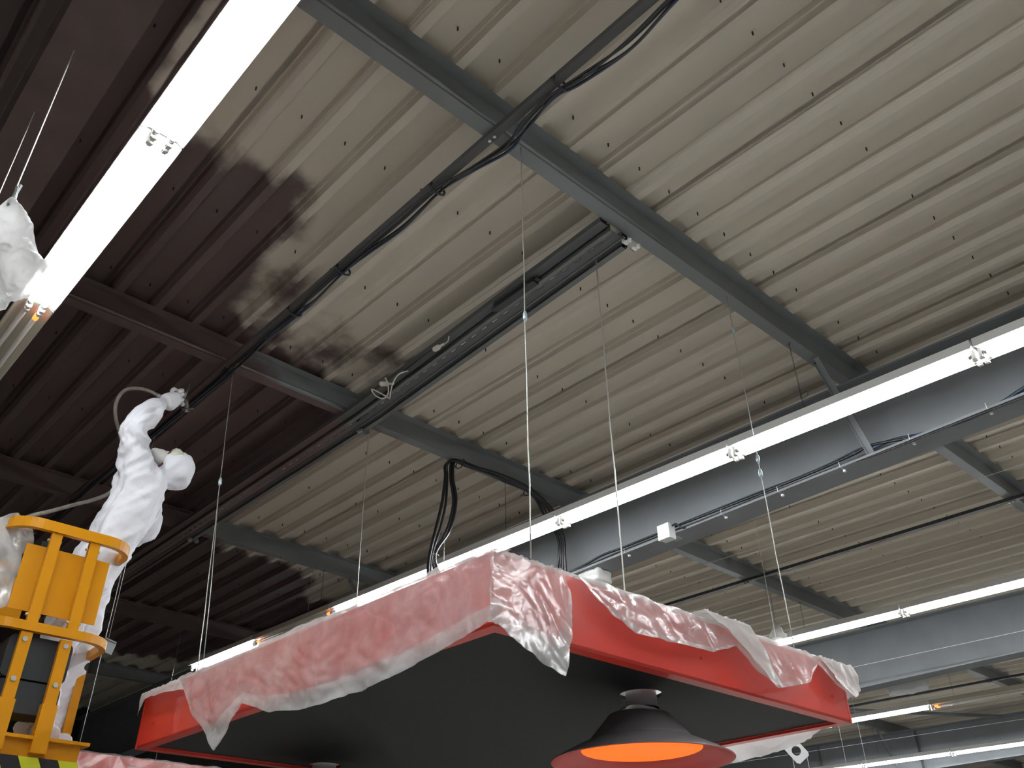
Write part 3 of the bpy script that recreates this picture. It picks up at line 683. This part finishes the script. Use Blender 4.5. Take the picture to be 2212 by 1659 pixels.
for c in (Vector((-4.835, 3.93, zB-.02)), Vector((-4.82, 4.66, zB-.03))):
    obj('cable_tie', G().tube([c+Vector((.055*math.cos(k*math.pi/9), 0, .035*math.sin(k*math.pi/9))) for k in range(18)], .0045, 5, closed=True).tube([c+Vector((-.05, 0, .0)), c+Vector((-.085, -.01, -.012))], .003, 5), 'cable_black', None, 'black cable tie holding the cable loop under the purlin', 'cable tie', 'cable ties on the looped cables')
c = aty(934, 1198, 4.0); c = atx(938, 1200, -4.795)
obj('cable_tie', G().tube([c+Vector((.03*math.cos(k*math.pi/8), .035*math.sin(k*math.pi/8), .0)) for k in range(16)], .003, 5, closed=True), 'wire_steel', None, 'light cable tie round the dropping cables above the canopy', 'cable tie')
# along the cabled beam
BB = 'cables along the deep beam'
def fl(ps, Y, dz=0): return [aty(x, y, Y)+Vector((0, 0, dz)) for x, y in ps]
cable(fl([(1205, 1250), (1260, 1222), (1300, 1200), (1345, 1183), (1420, 1153), (1470, 1133), (1560, 1098), (1690, 1047), (1780, 1010), (1850, 978), (1880, 962), (1980, 942), (2060, 915), (2130, 890), (2212, 848), (2300, 800)], 5.135), .010, 'cable_black', 'thick black cable lying along the flange of the deep beam', BB)
cable(fl([(1200, 1254), (1290, 1212), (1420, 1159), (1480, 1137), (1580, 1099), (1700, 1051), (1800, 1012), (1890, 983), (2000, 941), (2110, 897), (2212, 858), (2300, 820)], 5.128), .007, 'cable_black', 'slim black cable lying along the flange of the deep beam', BB)
cable(fl([(1470, 1131), (1560, 1094), (1640, 1062), (1720, 1032), (1790, 1002), (1850, 972), (1872, 965)], 5.15), .005, 'cable_blue', 'thin blue cable sagging along the deep beam', BB)
cable(fl([(1885, 968), (1930, 950), (1990, 938), (2050, 920), (2110, 898), (2160, 872), (2212, 838), (2290, 790)], 5.145), .012, 'cable_blue', 'dark cable bundle climbing off the flange of the deep beam', BB)

# ---- junction box on the beam
p = aty(1437, 1150, 5.06); t = root('junction_box', (p.x, p.y, p.z-.06), 'white square junction box on the deep beam', 'junction box')
obj('box_body', G().box(p.x-.05, p.x+.05, 5.06, 5.12, p.z-.055, p.z+.055), 'plastic_white', t)
obj('box_lid', G().box(p.x-.054, p.x+.054, 5.035, 5.06, p.z-.059, p.z+.059), 'plastic_white', t)
obj('bracket', G().box(p.x-.03, p.x+.03, 5.118, 5.225, p.z-.02, p.z+.02), 'galv', t)
obj('cable_tail', G().tube(bez([(p.x+.05, 5.09, p.z+.045), (p.x+.085, 5.09, p.z+.05), (p.x+.12, 5.11, p.z+.01), (p.x+.16, 5.13, p.z+.005)], 6), .007, 6), 'cable_black', t, smooth=True)
# ---- wrapped emergency lamps
def blob(c, hx, hy, hz, seed, amp, rnd=.35):
    bm = bmesh.new(); bmesh.ops.create_cube(bm, size=2); bmesh.ops.subdivide_edges(bm, edges=bm.edges[:], cuts=7, use_grid_fill=True)
    gg = G(); 
    for v in bm.verts:
        q = v.co.copy(); s = q.normalized()*1.25; q = q.lerp(s, rnd)
        p = Vector((q.x*hx, q.y*hy, q.z*hz)); d = q.normalized()
        f = noise.noise(p*22+Vector((seed, 0, 0)))*amp-abs(noise.noise(p*45+Vector((seed, 2, 0))))*amp
        v.co = p+d*f+Vector(c)
    bm.verts.index_update(); gg.add([v.co.copy() for v in bm.verts], [tuple(v.index for v in f.verts) for f in bm.faces]); bm.free(); return gg
p = aty(1280, 1243, 5.24)
t = root('emergency_lamp', (p.x, p.y, 2.62), 'white emergency lamp wrapped in film under the deep beam', 'lamp', 'film wrapped emergency lamps')
obj('lamp_body', G().box(p.x-.16, p.x+.10, 5.18, 5.30, 2.70, 2.752), 'plastic_white', t)
obj('lamp_lens', G().box(p.x-.14, p.x+.08, 5.19, 5.29, 2.665, 2.70), 'white_enamel', t)
obj('film_wrap', blob((p.x-.03, 5.24, 2.698), .165, .085, .050, 3, .010, .14), 'film_white', t, smooth=True)
p = aty(1960, 1480, 11.3)
t = root('emergency_lamp', (p.x, p.y, p.z-.06), 'wrapped emergency lamp hanging below the roof in the far bay', 'lamp', 'film wrapped emergency lamps')
obj('lamp_body', G().box(p.x-.17, p.x+.17, p.y-.05, p.y+.05, p.z+.0, p.z+.06), 'plastic_white', t)
obj('lamp_lens', G().box(p.x-.15, p.x+.15, p.y-.045, p.y+.045, p.z-.045, p.z), 'white_enamel', t)
obj('film_wrap', blob((p.x, p.y, p.z-.01), .24, .10, .075, 5, .03), 'plastic_white', t, smooth=True)
obj('bracket', G().box(p.x-.14, p.x+.14, p.y-.03, p.y+.03, p.z+.075, p.z+.09).bar((p.x, p.y, p.z+.08), (p.x, p.y, HF+SL*p.x), .02, .02, Vector((1, 0, 0))), 'bar_dark', t)

# ================================================================== slotted cable tray under the purlins
XA, XB = -2.17, -13.2
t = root('cable_tray', (-4.8, 2.88, HB-.05), 'dark slotted cable tray slung between purlins, brown at one end', 'cable tray')
def ty(x): return 2.82+.115*min(1, max(0, (-2.2-x)/2.5))
def sbox(gx0, gx1, y0, y1, z0, z1, step=.2):
    n = max(1, int(abs(gx1-gx0)/step)); P = []
    for i in range(n+1):
        x = gx0+(gx1-gx0)*i/n; s = SL*x; c = ty(x)
        P.append([(x, c+y0, z0+s), (x, c+y1, z0+s), (x, c+y1, z1+s), (x, c+y0, z1+s), (x, c+y0, z0+s)])
    return G().grid(P)
ZB_ = HB-.045
def tpart(name, y0, y1, z0, z1, mat, off=.1, xa=XA): return obj(name, sbox(xa, XB, y0, y1, ZB_+z0, ZB_+z1), mat, t, paint=True, off=(0, off))
tpart('side_rail', -.135, -.078, .012, .045, 'channel_steel')
tpart('tray_side', -.062, -.058, -.004, .045, 'channel_steel')
tpart('tray_lip', -.060, -.036, -.006, .0, 'channel_light')
tpart('tray_floor', -.036, -.028, -.003, .0, 'channel_steel')
tpart('tray_floor', -.014, .034, -.003, .0, 'channel_steel')
tpart('tray_edge', .034, .040, -.008, .045, 'channel_light')
web = G(); n = int((XA-XB)/.105)
for i in range(n):
    x = XA-.105*i; q = sbox(x, x-.055, -.028, -.014, ZB_-.003, ZB_, .06); web.add(q.v, q.f)
obj('slot_bridges', web, 'channel_steel', t, paint=True, off=(0, .1), kind='stuff')
tpart('dark_rail', .044, .082, .01, .04, 'rail_black', .15)
tpart('outer_rail', .086, .118, .0, .045, 'channel_light', .1, XA-.05)
tpart('outer_lip', .118, .138, .02, .045, 'channel_steel', .1, XA-.05)
for x0, nm in ((XA-.0, 'A'), (-4.88, 'B'), (-7.68, 'C')):
    for y in (ty(x0)+.06, ty(x0)+.13):
        z = ZB_+SL*x0
        o = obj('rail_clip', G().box(x0-.012, x0+.012, y-.016, y+.016, z-.028, z-.022).box(x0-.012, x0-.008, y-.016, y+.016, z-.028, z+.03).tube([(x0+.028, y, z-.018), (x0+.028, y, z-.034)], .011, 8).box(x0-.012, x0+.04, y-.006, y+.006, z-.024, z-.016), 'white_enamel' if nm == 'A' else 'galv', t)
# things lying in / hanging from the tray
zt = lambda x: ZB_+SL*x
p = atr(1110, 633, ZB_)
db = root('ballast_box', (p.x, 2.735, zt(p.x)-.03), 'black ballast box beside the cable tray', 'box')
obj('box_body', G().box(p.x-.17, p.x+.17, ty(p.x)-.112, ty(p.x)-.066, zt(p.x)-.02, zt(p.x)+.03), 'cable_black', db)
for x_ in (p.x+.185, p.x-.185): obj('end_flange', G().box(x_-.015, x_+.015, ty(p.x)-.107, ty(p.x)-.07, zt(p.x)-.01, zt(p.x)-.004), 'cable_black', db)
cable([atr(1127, 620, ZB_), atr(1140, 612, ZB_-.02), atr(1150, 615, ZB_)], .004, 'cable_black', 'short black lead looping from the ballast box', 'leads on the cable tray')
cable([atr(868, 806, ZB_), atr(900, 780, ZB_-.01), atr(920, 765, ZB_-.015), atr(940, 752, ZB_-.01)], .006, 'cable_black', 'black lead running to the beige plug on the tray', 'leads on the cable tray')
cable([atr(882, 801, ZB_-.01), atr(862, 808, ZB_-.03), atr(850, 825, ZB_-.06), atr(844, 845, ZB_-.08), atr(842, 861, ZB_-.09)], .0045, 'cable_white', 'white lead bowing down from the tray', 'leads on the cable tray')
cable([atr(842, 861, ZB_-.09), atr(825, 851, ZB_-.07), atr(803, 841, ZB_-.03), atr(812, 855, ZB_-.06), atr(828, 861, ZB_-.08), atr(838, 850, ZB_-.06), atr(838, 830, ZB_-.03), atr(832, 816, ZB_)], .0045, 'cable_white', 'white lead looped under the tray by the purlin', 'leads on the cable tray')
cable([atr(970, 726, ZB_), atr(968, 736, ZB_-.02), atr(962, 742, ZB_)], .004, 'cable_white', 'short beige lead stub above the tray', 'leads on the cable tray')
def plug(px, py, ang, label):
    c = atr(px, py, ZB_-.012); t_ = root('plug', c, label, 'plug', 'beige plugs on the tray'); d = Vector((math.cos(ang), math.sin(ang)*.4, -.02)).normalized()
    obj('plug_body', G().tube([c-d*.03, c-d*.02, c+d*.02, c+d*.035], [.010, .018, .018, .009], 8), 'cable_white', t_)
    obj('plug_tail', G().tube([c+d*.03, c+d*.07], .008, 8), 'cable_white', t_)
plug(943, 752, .2, 'beige plug lying beside the tray in mid span'); plug(829, 829, 1.2, 'beige plug hanging by the looped white lead')

# ================================================================== plastic hanging by the first tube row
bx = -2.47; tp = atx(22, 437, bx)
t = root('hanging_plastic', atx(20, 672, bx), 'crumpled white plastic sheet hung on a wire beside the tube row', 'plastic sheet')
out = [(-60, 470), (-10, 448), (22, 437), (38, 440), (52, 480), (75, 530), (102, 577), (80, 610), (58, 648), (28, 650), (18, 668), (-20, 690), (-60, 700)]
P = []
cl = [(-70, 455), (-45, 450), (-15, 446), (10, 440), (30, 435)]; lr = [(-90, 700), (-40, 690), (10, 672), (22, 652), (58, 648), (78, 612), (103, 577)]
def alongp(ps, s):
    q = s*(len(ps)-1); i = min(int(q), len(ps)-2); f = q-i
    return (ps[i][0]*(1-f)+ps[i+1][0]*f, ps[i][1]*(1-f)+ps[i+1][1]*f)
for i in range(61):
    s = i/60; a_ = alongp(cl, s); b_ = alongp(lr, s); r = []
    for j in range(41):
        w_ = j/40; bulge = 12*math.sin(w_*math.pi)*(s-.3)
        pp = atx(a_[0]+(b_[0]-a_[0])*w_-bulge*.3, a_[1]+(b_[1]-a_[1])*w_, bx)
        f = noise.noise(pp*13)*.04+abs(noise.noise(pp*30))*.025+.035*math.sin(s*9)*(1-w_*.4)
        r.append(pp+Vector((f, 0, 0)))
    P.append(r)
obj('sheet', G().grid(P), 'film_white', t, smooth=True)
obj('wire', G().tube([tp+Vector((0, 0, -.03)), Vector((tp.x, tp.y, 2.752))], .0022, 6), 'wire_steel', t)
obj('clamp', G().tube([atx(14, 452, bx)+Vector((.02, 0, 0)), atx(40, 408, bx)+Vector((.02, 0, 0))], .006, 8).tube([atx(18, 450, bx)+Vector((.02, .006, 0)), atx(33, 412, bx)+Vector((.02, 0, 0))], .006, 8), 'galv', t)
w = atx(4, 405, -2.84); t = root('suspension_wire', w, 'thin wire beside the hanging plastic sheet', 'wire'); obj('strand', G().tube([w-Vector((0, 0, .7)), Vector((w.x, w.y, 2.752))], .0018, 6), 'wire_steel', t)
# ---- bag hanging over the second row
p = aty(1678, 1362, 8.60); t = root('hanging_bag', (p.x, p.y, p.z-.12), 'small white plastic bag hung on a string above the second tube row', 'bag')
P = []
for i in range(25):
    a_ = 2*math.pi*i/24; r = []
    for j in range(15):
        w_ = j/14; rad = .012+.10*w_**.8*(1+.25*math.cos(3*a_+1)*w_)
        q = Vector((rad*math.cos(a_), rad*math.sin(a_)*.5, .10-.19*w_-.05*w_*max(0, math.cos(a_*2+.6))))
        r.append(p+q+Vector((1, 1, 1))*noise.noise(q*30+p)*.014)
    P.append(r)
obj('bag_skin', G().grid(P), 'film_thick', t, smooth=True)
obj('string', G().tube([p+Vector((0, 0, .10)), Vector((p.x+.0, p.y, HF+SL*p.x-.004))], .002, 5), 'wire_dark', t)
obj('string', G().tube([p+Vector((.01, 0, -.12)), p+Vector((.01, 0, -.30))], .002, 5), 'plastic_white', t)

# ================================================================== personnel lift
BX = -4.5
lift = root('personnel_lift', (BX-.33, 1.2, -CZ), 'yellow personnel lift basket with hazard striped base', 'lift')
def bp(x, y, X=BX): return atx(x, y, X)
zr = bp(150, 1150).z; ya, yb = bp(30, 1122).y, bp(286, 1195).y
def rail(z, y0, y1, x0, x1, rad, w, h, name):
    pts = []
    for cx_, cy_, a0 in ((x0-rad, y1-rad, 0), (x1+rad, y1-rad, 90), (x1+rad, y0+rad, 180), (x0-rad, y0+rad, 270)):
        for k in range(9):
            a_ = math.radians(a0+k*90/8); pts.append((cx_+rad*math.cos(a_), cy_+rad*math.sin(a_), z))
    return obj(name, G().rectsweep(pts, w, h, True), 'yellow', lift)
rail(zr, ya, yb, BX+.01, BX-.66, .13, .032, .052, 'top_rail')
zm = bp(100, 1362).z; rail(zm, ya-.01, yb+.0, BX+.01, BX-.66, .13, .032, .042, 'mid_rail')
za, zbm = bp(100, 1595).z, bp(100, 1640).z
def post(top, bot, w, d, name='post', X=BX, parent=lift):
    a_ = atx(*top, X); b_ = atx(*bot, X); y_ = (a_.y+b_.y)/2
    return obj(name, G().box(X-d/2, X+d/2, y_-w/2, y_+w/2, b_.z, a_.z), 'yellow', parent)
post((124, 1152), (66, 1352), .05, .03); post((206, 1172), (152, 1371), .05, .03)
for y_ in (atx(124, 1152, BX).y, atx(206, 1172, BX).y):   # bolts at the ends of the posts
    for zz in (zr-.06, zm+.06):
        obj('bolt', G().tube([(BX-.01, y_-.034, zz), (BX-.01, y_+.034, zz)], .008, 6), 'bolt_zinc', lift)
tlp, brp = bp(59, 1172, BX-.03), bp(199, 1350, BX-.03)
obj('front_panel', G().box(BX-.034, BX-.03, tlp.y, brp.y+.01, brp.z, tlp.z), 'yellow', lift)
for k, (tp_, bt) in enumerate((((56, 1366), (6, 1545)), ((143, 1385), (84, 1600)))):
    p_ = post(tp_, bt, .052, .03)
    y_ = atx(*tp_, BX).y
    for zz in (zm-.06, zm-.24): obj('bolt', G().lathe([(0, 0), (.010, 0), (.013, 0)], (BX, y_, zz), 8).tube([(BX+.014, y_, zz), (BX+.022, y_, zz)], .012, 8), 'bolt_zinc', p_)
    obj('post_sleeve', G().box(BX-.02, BX+.024, y_-.034, y_+.034, za-.07, za+.14), 'yellow', lift)
for y_ in (ya+.12, yb-.05):
    obj('back_post', G().box(BX-.66, BX-.62, y_-.024, y_+.024, za, zr), 'yellow', lift)
sx = -4.81
obj('side_post', G().box(sx-.025, sx+.025, yb-.03, yb+.01, za, zm-.07), 'yellow', lift)
obj('foam_sleeve', G().box(sx-.028, sx+.028, yb-.033, yb+.013, zm-.07, zm-.03), 'pad_black', lift)
# battery box behind the lower posts
y0_, y1_ = atx(14, 1380, BX-.08).y, atx(152, 1400, BX-.08).y
def rbox(x0, x1, y0, y1, z0, z1, r):
    pts = []
    for cy_, cz_, a0 in ((y1-r, z1-r, 0), (y0+r, z1-r, 90), (y0+r, z0+r, 180), (y1-r, z0+r, 270)):
        for k in range(5): a_ = math.radians(a0+k*22.5); pts.append((cy_+r*math.cos(a_), cz_+r*math.sin(a_)))
    n = len(pts); return G().add([(x, y, z) for x in (x0, x1) for y, z in pts], [(i, (i+1) % n, n+(i+1) % n, n+i) for i in range(n)]+[tuple(range(n-1, -1, -1)), tuple(n+i for i in range(n))])
zlow = bp(100, 1545).z; zmid = zlow+(zm-.03-zlow)*.42
obj('control_box', rbox(BX-.20, BX-.03, y0_, y1_, zmid+.004, zm-.03, .03), 'pad_black', lift)
obj('control_box', rbox(BX-.20, BX-.035, y0_, y1_-.005, zlow, zmid-.004, .03), 'pad_black', lift)
# inner yellow plate and black control bracket seen under the top rail
obj('rear_plate', G().box(BX-.64, BX-.635, ya+.06, ya+.30, zr-.30, zr-.06), 'yellow', lift)
obj('control_bracket', G().box(BX-.12, BX-.09, atx(92, 1165, BX-.1).y, atx(112, 1165, BX-.1).y, zr-.20, zr-.04), 'pad_black', lift)
# base
obj('floor_frame', G().box(BX-.66, BX+.02, ya-.02, yb+.01, za-.014, za), 'yellow', lift)
obj('base_channel', G().box(BX-.62, BX-.01, ya, yb-.02, za-.085, za-.014), 'yellow', lift)
zh = za-.085
for k in range(9):     # hazard tape, slanted pieces
    y_ = ya-.03+k*.085; m_ = 'tape_yellow' if k % 2 == 0 else 'tape_black'
    h = .09
    vs = [(BX+.003, y_+.05, zh-h), (BX+.003, y_+.135, zh-h), (BX+.003, y_+.085, zh), (BX+.003, y_, zh)]; vs += [(x-.006, y, z) for x, y, z in vs]
    if y_+.135 < yb+.06: obj('hazard_stripe', G().add(vs, [(0, 1, 2, 3), (7, 6, 5, 4), (0, 4, 5, 1), (1, 5, 6, 2), (2, 6, 7, 3), (3, 7, 4, 0)]), m_, lift)
obj('base_plate', G().box(BX-.62, BX-.003, ya, yb-.03, zh-.11, zh), 'yellow', lift)
obj('mast', G().box(BX-.42, BX-.24, 1.02, 1.24, -CZ+.20, zh-.11), 'galv', lift)
obj('chassis', G().box(BX-.75, BX+.15, .80, 1.55, -CZ+.06, -CZ+.24), 'yellow', lift)
for x_ in (BX-.62, BX+.02):
    for y_ in (.84, 1.48): obj('wheel', G().tube([(x_, y_, -CZ+.10), (x_, y_+.05, -CZ+.10)], .10, 16), 'pad_black', lift)
# film tied over the rail
P = []
oa = [(-30, 1135), (0, 1116), (20, 1110), (38, 1111), (50, 1120), (66, 1140)]; ob = [(-40, 1330), (-20, 1320), (8, 1312), (14, 1310), (50, 1195), (72, 1176)]
for i in range(41):
    s = i/40; a_ = alongp(oa, s); b_ = alongp(ob, s); r = []
    for j in range(31):
        w_ = j/30; pp = atx(a_[0]+(b_[0]-a_[0])*w_, a_[1]+(b_[1]-a_[1])*w_, BX-.06)
        r.append(pp+Vector((noise.noise(pp*9)*.05+abs(noise.noise(pp*23))*.02, 0, 0)))
    P.append(r)
obj('plastic_cover', G().grid(P), 'film_thick', None, 'translucent film tied over the corner of the lift rail', 'plastic sheet', smooth=True)

# ================================================================== the painter
PX = -4.78
def pp(x, y, X=PX): return atx(x, y, X)
FA = (Vector((0, 1, 1.15))).normalized()      # run of the long folds in the cloth
def skin(name, verts, edges, mat, parent, levels=2, wr=0, wscale=8, rootv=0):
    me = bpy.data.meshes.new(name+'_sk'); me.from_pydata([tuple(v[0]) for v in verts], edges, [])
    o = bpy.data.objects.new(name+'_sk', me); COL.objects.link(o)
    md = o.modifiers.new('skin', 'SKIN'); md.use_smooth_shade = True; md.branch_smoothing = .6
    sv = me.skin_vertices[0].data
    for i, v in enumerate(verts): sv[i].radius = v[1] if isinstance(v[1], tuple) else (v[1], v[1]); sv[i].use_root = (i == rootv)
    ss = o.modifiers.new('sub', 'SUBSURF'); ss.levels = levels; ss.render_levels = levels
    dgr = bpy.context.evaluated_depsgraph_get(); dgr.update(); ev = o.evaluated_get(dgr); nm = bpy.data.meshes.new_from_object(ev)
    bpy.data.objects.remove(o)
    nm.calc_loop_triangles(); nr = [v.normal.copy() for v in nm.vertices]
    if wr:
        for v, n in zip(nm.vertices, nr):
            q = v.co.copy(); q2 = Vector((q.x*.9, q.y*1.3+q.z*.55, q.z*1.0-q.y*.9))
            al = q.dot(FA); ac = (q-FA*al); w1 = Vector((ac.x*1.0, ac.y*1.0, ac.z*1.0))*wscale*1.5+FA*al*wscale*.42
            w2 = q*wscale*1.1+Vector((0, 0, q.z*wscale*.8)); w1 += Vector((1, 1, 1))*noise.noise(q*5)*.5
            f = (1-abs(noise.noise(w1))*2.6)*.62+(1-abs(noise.noise(w2))*2.6)*.10+(1-abs(noise.noise(w1*1.9))*2.4)*.26
            v.co = q+n*(f-.5)*wr
    off = parent.matrix_world.translation if parent else Vector((0, 0, 0))
    for v in nm.vertices: v.co -= off
    nm.polygons.foreach_set('use_smooth', [True]*len(nm.polygons)); nm.materials.clear(); nm.materials.append(MATS[mat])
    ob_ = bpy.data.objects.new(name, nm); COL.objects.link(ob_)
    if parent: ob_.parent = parent
    return ob_
foot = pp(95, 1592)
man = root('person', (foot.x, foot.y, za), 'person in a white hooded coverall leaning from the lift, spraying the roof', 'person')
V = [(pp(206, 1212), (.180, .165)),            # 0 pelvis
     (pp(252, 1150), (.195, .175)),            # 1 waist
     (pp(292, 1092), (.195, .180)),            # 2 chest
     (pp(304, 1038), (.165, .155)),            # 3 upper chest
     (pp(338, 1013), .085),                    # 4 neck
     (pp(292, 985, PX+.06), .105),             # 5 right shoulder
     (pp(290, 945, PX+.10), .088),             # 6
     (pp(296, 918, PX+.12), .086),             # 7 elbow
     (pp(326, 888, PX+.10), .078),             # 8
     (pp(356, 872, PX+.08), .058),             # 9 wrist
     (pp(312, 1070, PX-.14), .11),            # 10 left shoulder
     (pp(318, 1120, PX-.16), .105),            # 11
     (pp(304, 1158, PX-.19), .088),            # 12 left elbow
     (pp(262, 1178, PX-.26), .055),            # 13 left wrist
     (pp(165, 1262, PX+.06), .105),            # 14 hips
     (pp(122, 1400, PX+.06), .088),            # 15 knee
     (pp(78, 1560, PX+.04), .074),             # 16 ankle
     (pp(205, 1255, PX-.10), .105),            # 17
     (pp(166, 1400, PX-.04), .088),            # 18
     (pp(110, 1562, PX-.10), .072),            # 19
     (pp(104, 1590, PX+.09), .05), (pp(122, 1590, PX-.04), .05)]   # toes
Eg = [(0, 1), (1, 2), (2, 3), (3, 4), (3, 5), (5, 6), (6, 7), (7, 8), (8, 9), (3, 10), (10, 11), (11, 12), (12, 13), (0, 14), (14, 15), (15, 16), (0, 17), (17, 18), (18, 19), (16, 20), (19, 21)]
suit = skin('coverall', V, Eg, 'suit', man, 4, .027, 8)
suit['label'] = 'white wrinkled coverall'
# hood with the head inside
hc = pp(384, 1018, PX+.0)
vf = Vector((-.25, -.20, .95)).normalized()      # the face looks up at the roof
r_ = ray(384, 1018).normalized()
su = (RR*.62+RD*.12).normalized()
hood_v = [(pp(340, 1012), .085), (pp(362, 1016), (.112, .118)), (pp(388, 1019), (.122, .130)), (pp(408, 1022), (.092, .105)), (pp(416, 1024), .05)]
hood = skin('hood', hood_v, [(0, 1), (1, 2), (2, 3), (3, 4)], 'suit', man, 4, .012, 10)
# face, respirator and visor on the side turned to the roof
fc = pp(367, 1003, PX+.0)
face = obj('face', G().lathe([(0, .075), (.04, .068), (.066, .045), (.075, .01), (.070, -.03), (.05, -.06), (0, -.075)], fc, 20), 'skin', man, smooth=True)
upn = -RD
obj('respirator', G().tube([pp(352, 992, PX+.01), pp(343, 984, PX+.02), pp(331, 974, PX+.03), pp(327, 971, PX+.03)], [.050, .046, .024, .010], 12), 'mask_white', face, smooth=True)
obj('nose', G().tube([pp(352, 982, PX+.02), pp(356, 975, PX+.02)], [.014, .008], 8), 'skin', face, smooth=True)
obj('visor', G().tube([pp(372, 990, PX+.06), pp(382, 984, PX+.05), pp(390, 986, PX+.02)], [.03, .045, .03], 10), 'visor', face, smooth=True)
for dx in (.05, .0):
    obj('eye', G().lathe([(0, .012), (.009, .008), (.012, 0), (.009, -.008), (0, -.012)], pp(362, 978, PX+dx-.01), 10), 'plastic_white', face, smooth=True)
# gloves: palm and five fingers closed on the gun
def glove(wr_, palm, tip, side, cur, name, label=None):
    wr_, palm, tip = Vector(wr_), Vector(palm), Vector(tip)
    d = (tip-palm).normalized(); side = Vector(side).normalized(); cur = Vector(cur).normalized()
    gl = skin(name, [(wr_, .062), (wr_.lerp(palm, .5), .060), (palm, (.066, .054)), (palm+d*.045, (.060, .046))], [(0, 1), (1, 2), (2, 3)], 'glove', man, 2, .006, 20)
    for k, (o_, L) in enumerate(((-.042, .085), (-.015, .095), (.013, .090), (.040, .075))):
        b_ = palm+d*.055+side*o_+cur*.012
        f = skin('finger', [(b_, 0.0163), (b_+d*L*.38+cur*.008, 0.0163), (b_+d*L*.55+cur*L*.40, 0.0153), (b_+d*L*.25+cur*L*.72, 0.0137)], [(0, 1), (1, 2), (2, 3)], 'glove', man, 1)
        f.parent = gl; f.matrix_parent_inverse = Matrix.Identity(4)
    b_ = palm-side*.044+d*.0
    f = skin('thumb', [(b_, .015), (b_-side*.022+d*.028+cur*.02, .0135), (b_-side*.006+d*.055+cur*.045, .0115)], [(0, 1), (1, 2)], 'glove', man, 1); f.parent = gl
    if label: gl['label'] = label
    return gl
wrp = pp(354, 873, PX+.08); plm = pp(374, 864, PX+.08); tp2 = pp(394, 859, PX+.06)
dd = (tp2-plm).normalized(); view = -ray(380, 862).normalized(); sd = dd.cross(view).normalized()
gl1 = glove(wrp, plm, tp2, sd, -view, 'glove', 'white work glove with black print')
# printed marks on the back of the glove
for k in range(6):
    c_ = plm+dd*(.036-.006*(k % 2))+sd*(-.032+k*.012)+view*(.047-.0009*abs(k-2)**2)
    obj('glove_print', G().obox(c_, sd*.0055, dd*(.009 if k % 3 else .013), view*.0012), 'glove_print', gl1)
for k in range(4):
    c_ = plm+dd*.012+sd*(-.022+k*.013)+view*.053
    obj('glove_print', G().obox(c_, sd*.004, dd*.003, view*.0012), 'glove_print', gl1)
wl = pp(262, 1178, PX-.26); glove(wl, wl+Vector((-.01, .02, -.055)), wl+Vector((-.01, .035, -.14)), (1, 0, 0), (.0, -.7, -.5), 'glove')
for q_ in (V[16][0], V[19][0]):
    b_ = obj('boot', G().tube(bez([(q_.x-.03, q_.y-.02, za+.11), (q_.x-.0, q_.y-.0, za+.06), (q_.x+.06, q_.y+.03, za+.05), (q_.x+.13, q_.y+.05, za+.04)], 5), [.07]*5+[.062]*5+[.045]*5+[.035], 12), 'suit', man, smooth=True)
# spray gun in the hand
gp = plm+dd*.055-view*.03
gun = root('spray_gun', gp-Vector((0, 0, .07)), 'airless spray gun held in the gloved hand near the roof', 'spray gun')
up_ = (-RD)
nz_ = pp(403, 884, PX+.04); mid = pp(398, 860, PX+.06)
obj('handle', G().tube([pp(352, 862, PX+.06)-view*.02, plm-view*.045, mid-view*.03], [.011, .014, .014], 8), 'gun_metal', gun, smooth=True)
obj('gun_body', G().tube([mid-view*.03, pp(402, 868, PX+.05), nz_], [.015, .016, .011], 8), 'gun_metal', gun, smooth=True)
obj('tip_guard', G().bar(nz_+RR*-.03+RD*.002, nz_+RR*.045+RD*.003, .016, .014), 'gun_metal', gun)
obj('tip_guard', G().tube([nz_, nz_+RD*.018], [.016, .020], 8), 'gun_metal', gun)
obj('lance', G().tube([mid, pp(407, 838, PX+.04), pp(410, 822, PX+.03)], [.008, .006, .005], 8), 'gun_metal', gun, smooth=True)
obj('trigger', G().tube(bez([mid-view*.02, pp(390, 868, PX+.02)-view*.03, pp(378, 872, PX+.02)-view*.03], 5), .005, 6), 'gun_metal', gun, smooth=True)
hp = [(352, 861, PX+.05), (335, 851, PX+.04), (318, 843, PX+.02), (296, 839, PX), (272, 842, PX-.02), (256, 858, PX-.04), (249, 882, PX-.06), (251, 908, PX-.10), (258, 936, PX-.16), (268, 975, PX-.22), (270, 1020, PX-.28), (240, 1062, PX-.30), (200, 1080, PX-.28), (165, 1089, PX-.2), (110, 1104, PX-.08), (60, 1117, PX+.02), (44, 1135, PX+.04), (40, 1200, PX+.05), (44, 1300, PX+.05)]
hs = root('paint_hose', pp(44, 1300), 'dirty grey paint hose looping up behind the arm to the gun', 'hose')
HP = bez([pp(*q_) for q_ in hp], 10)
obj('hose_line', G().tube(HP, .011, 10), 'hose', hs, smooth=True)
obj('hose_fitting', G().tube([HP[0], HP[6], HP[8]], [.013, .015, .012], 8), 'galv', hs, smooth=True)

# ------------------------------------------------------------------ lift everything so that the shop floor is at z = 0
for o in list(S.objects):
    if o.parent is None: o.location.z += CZ
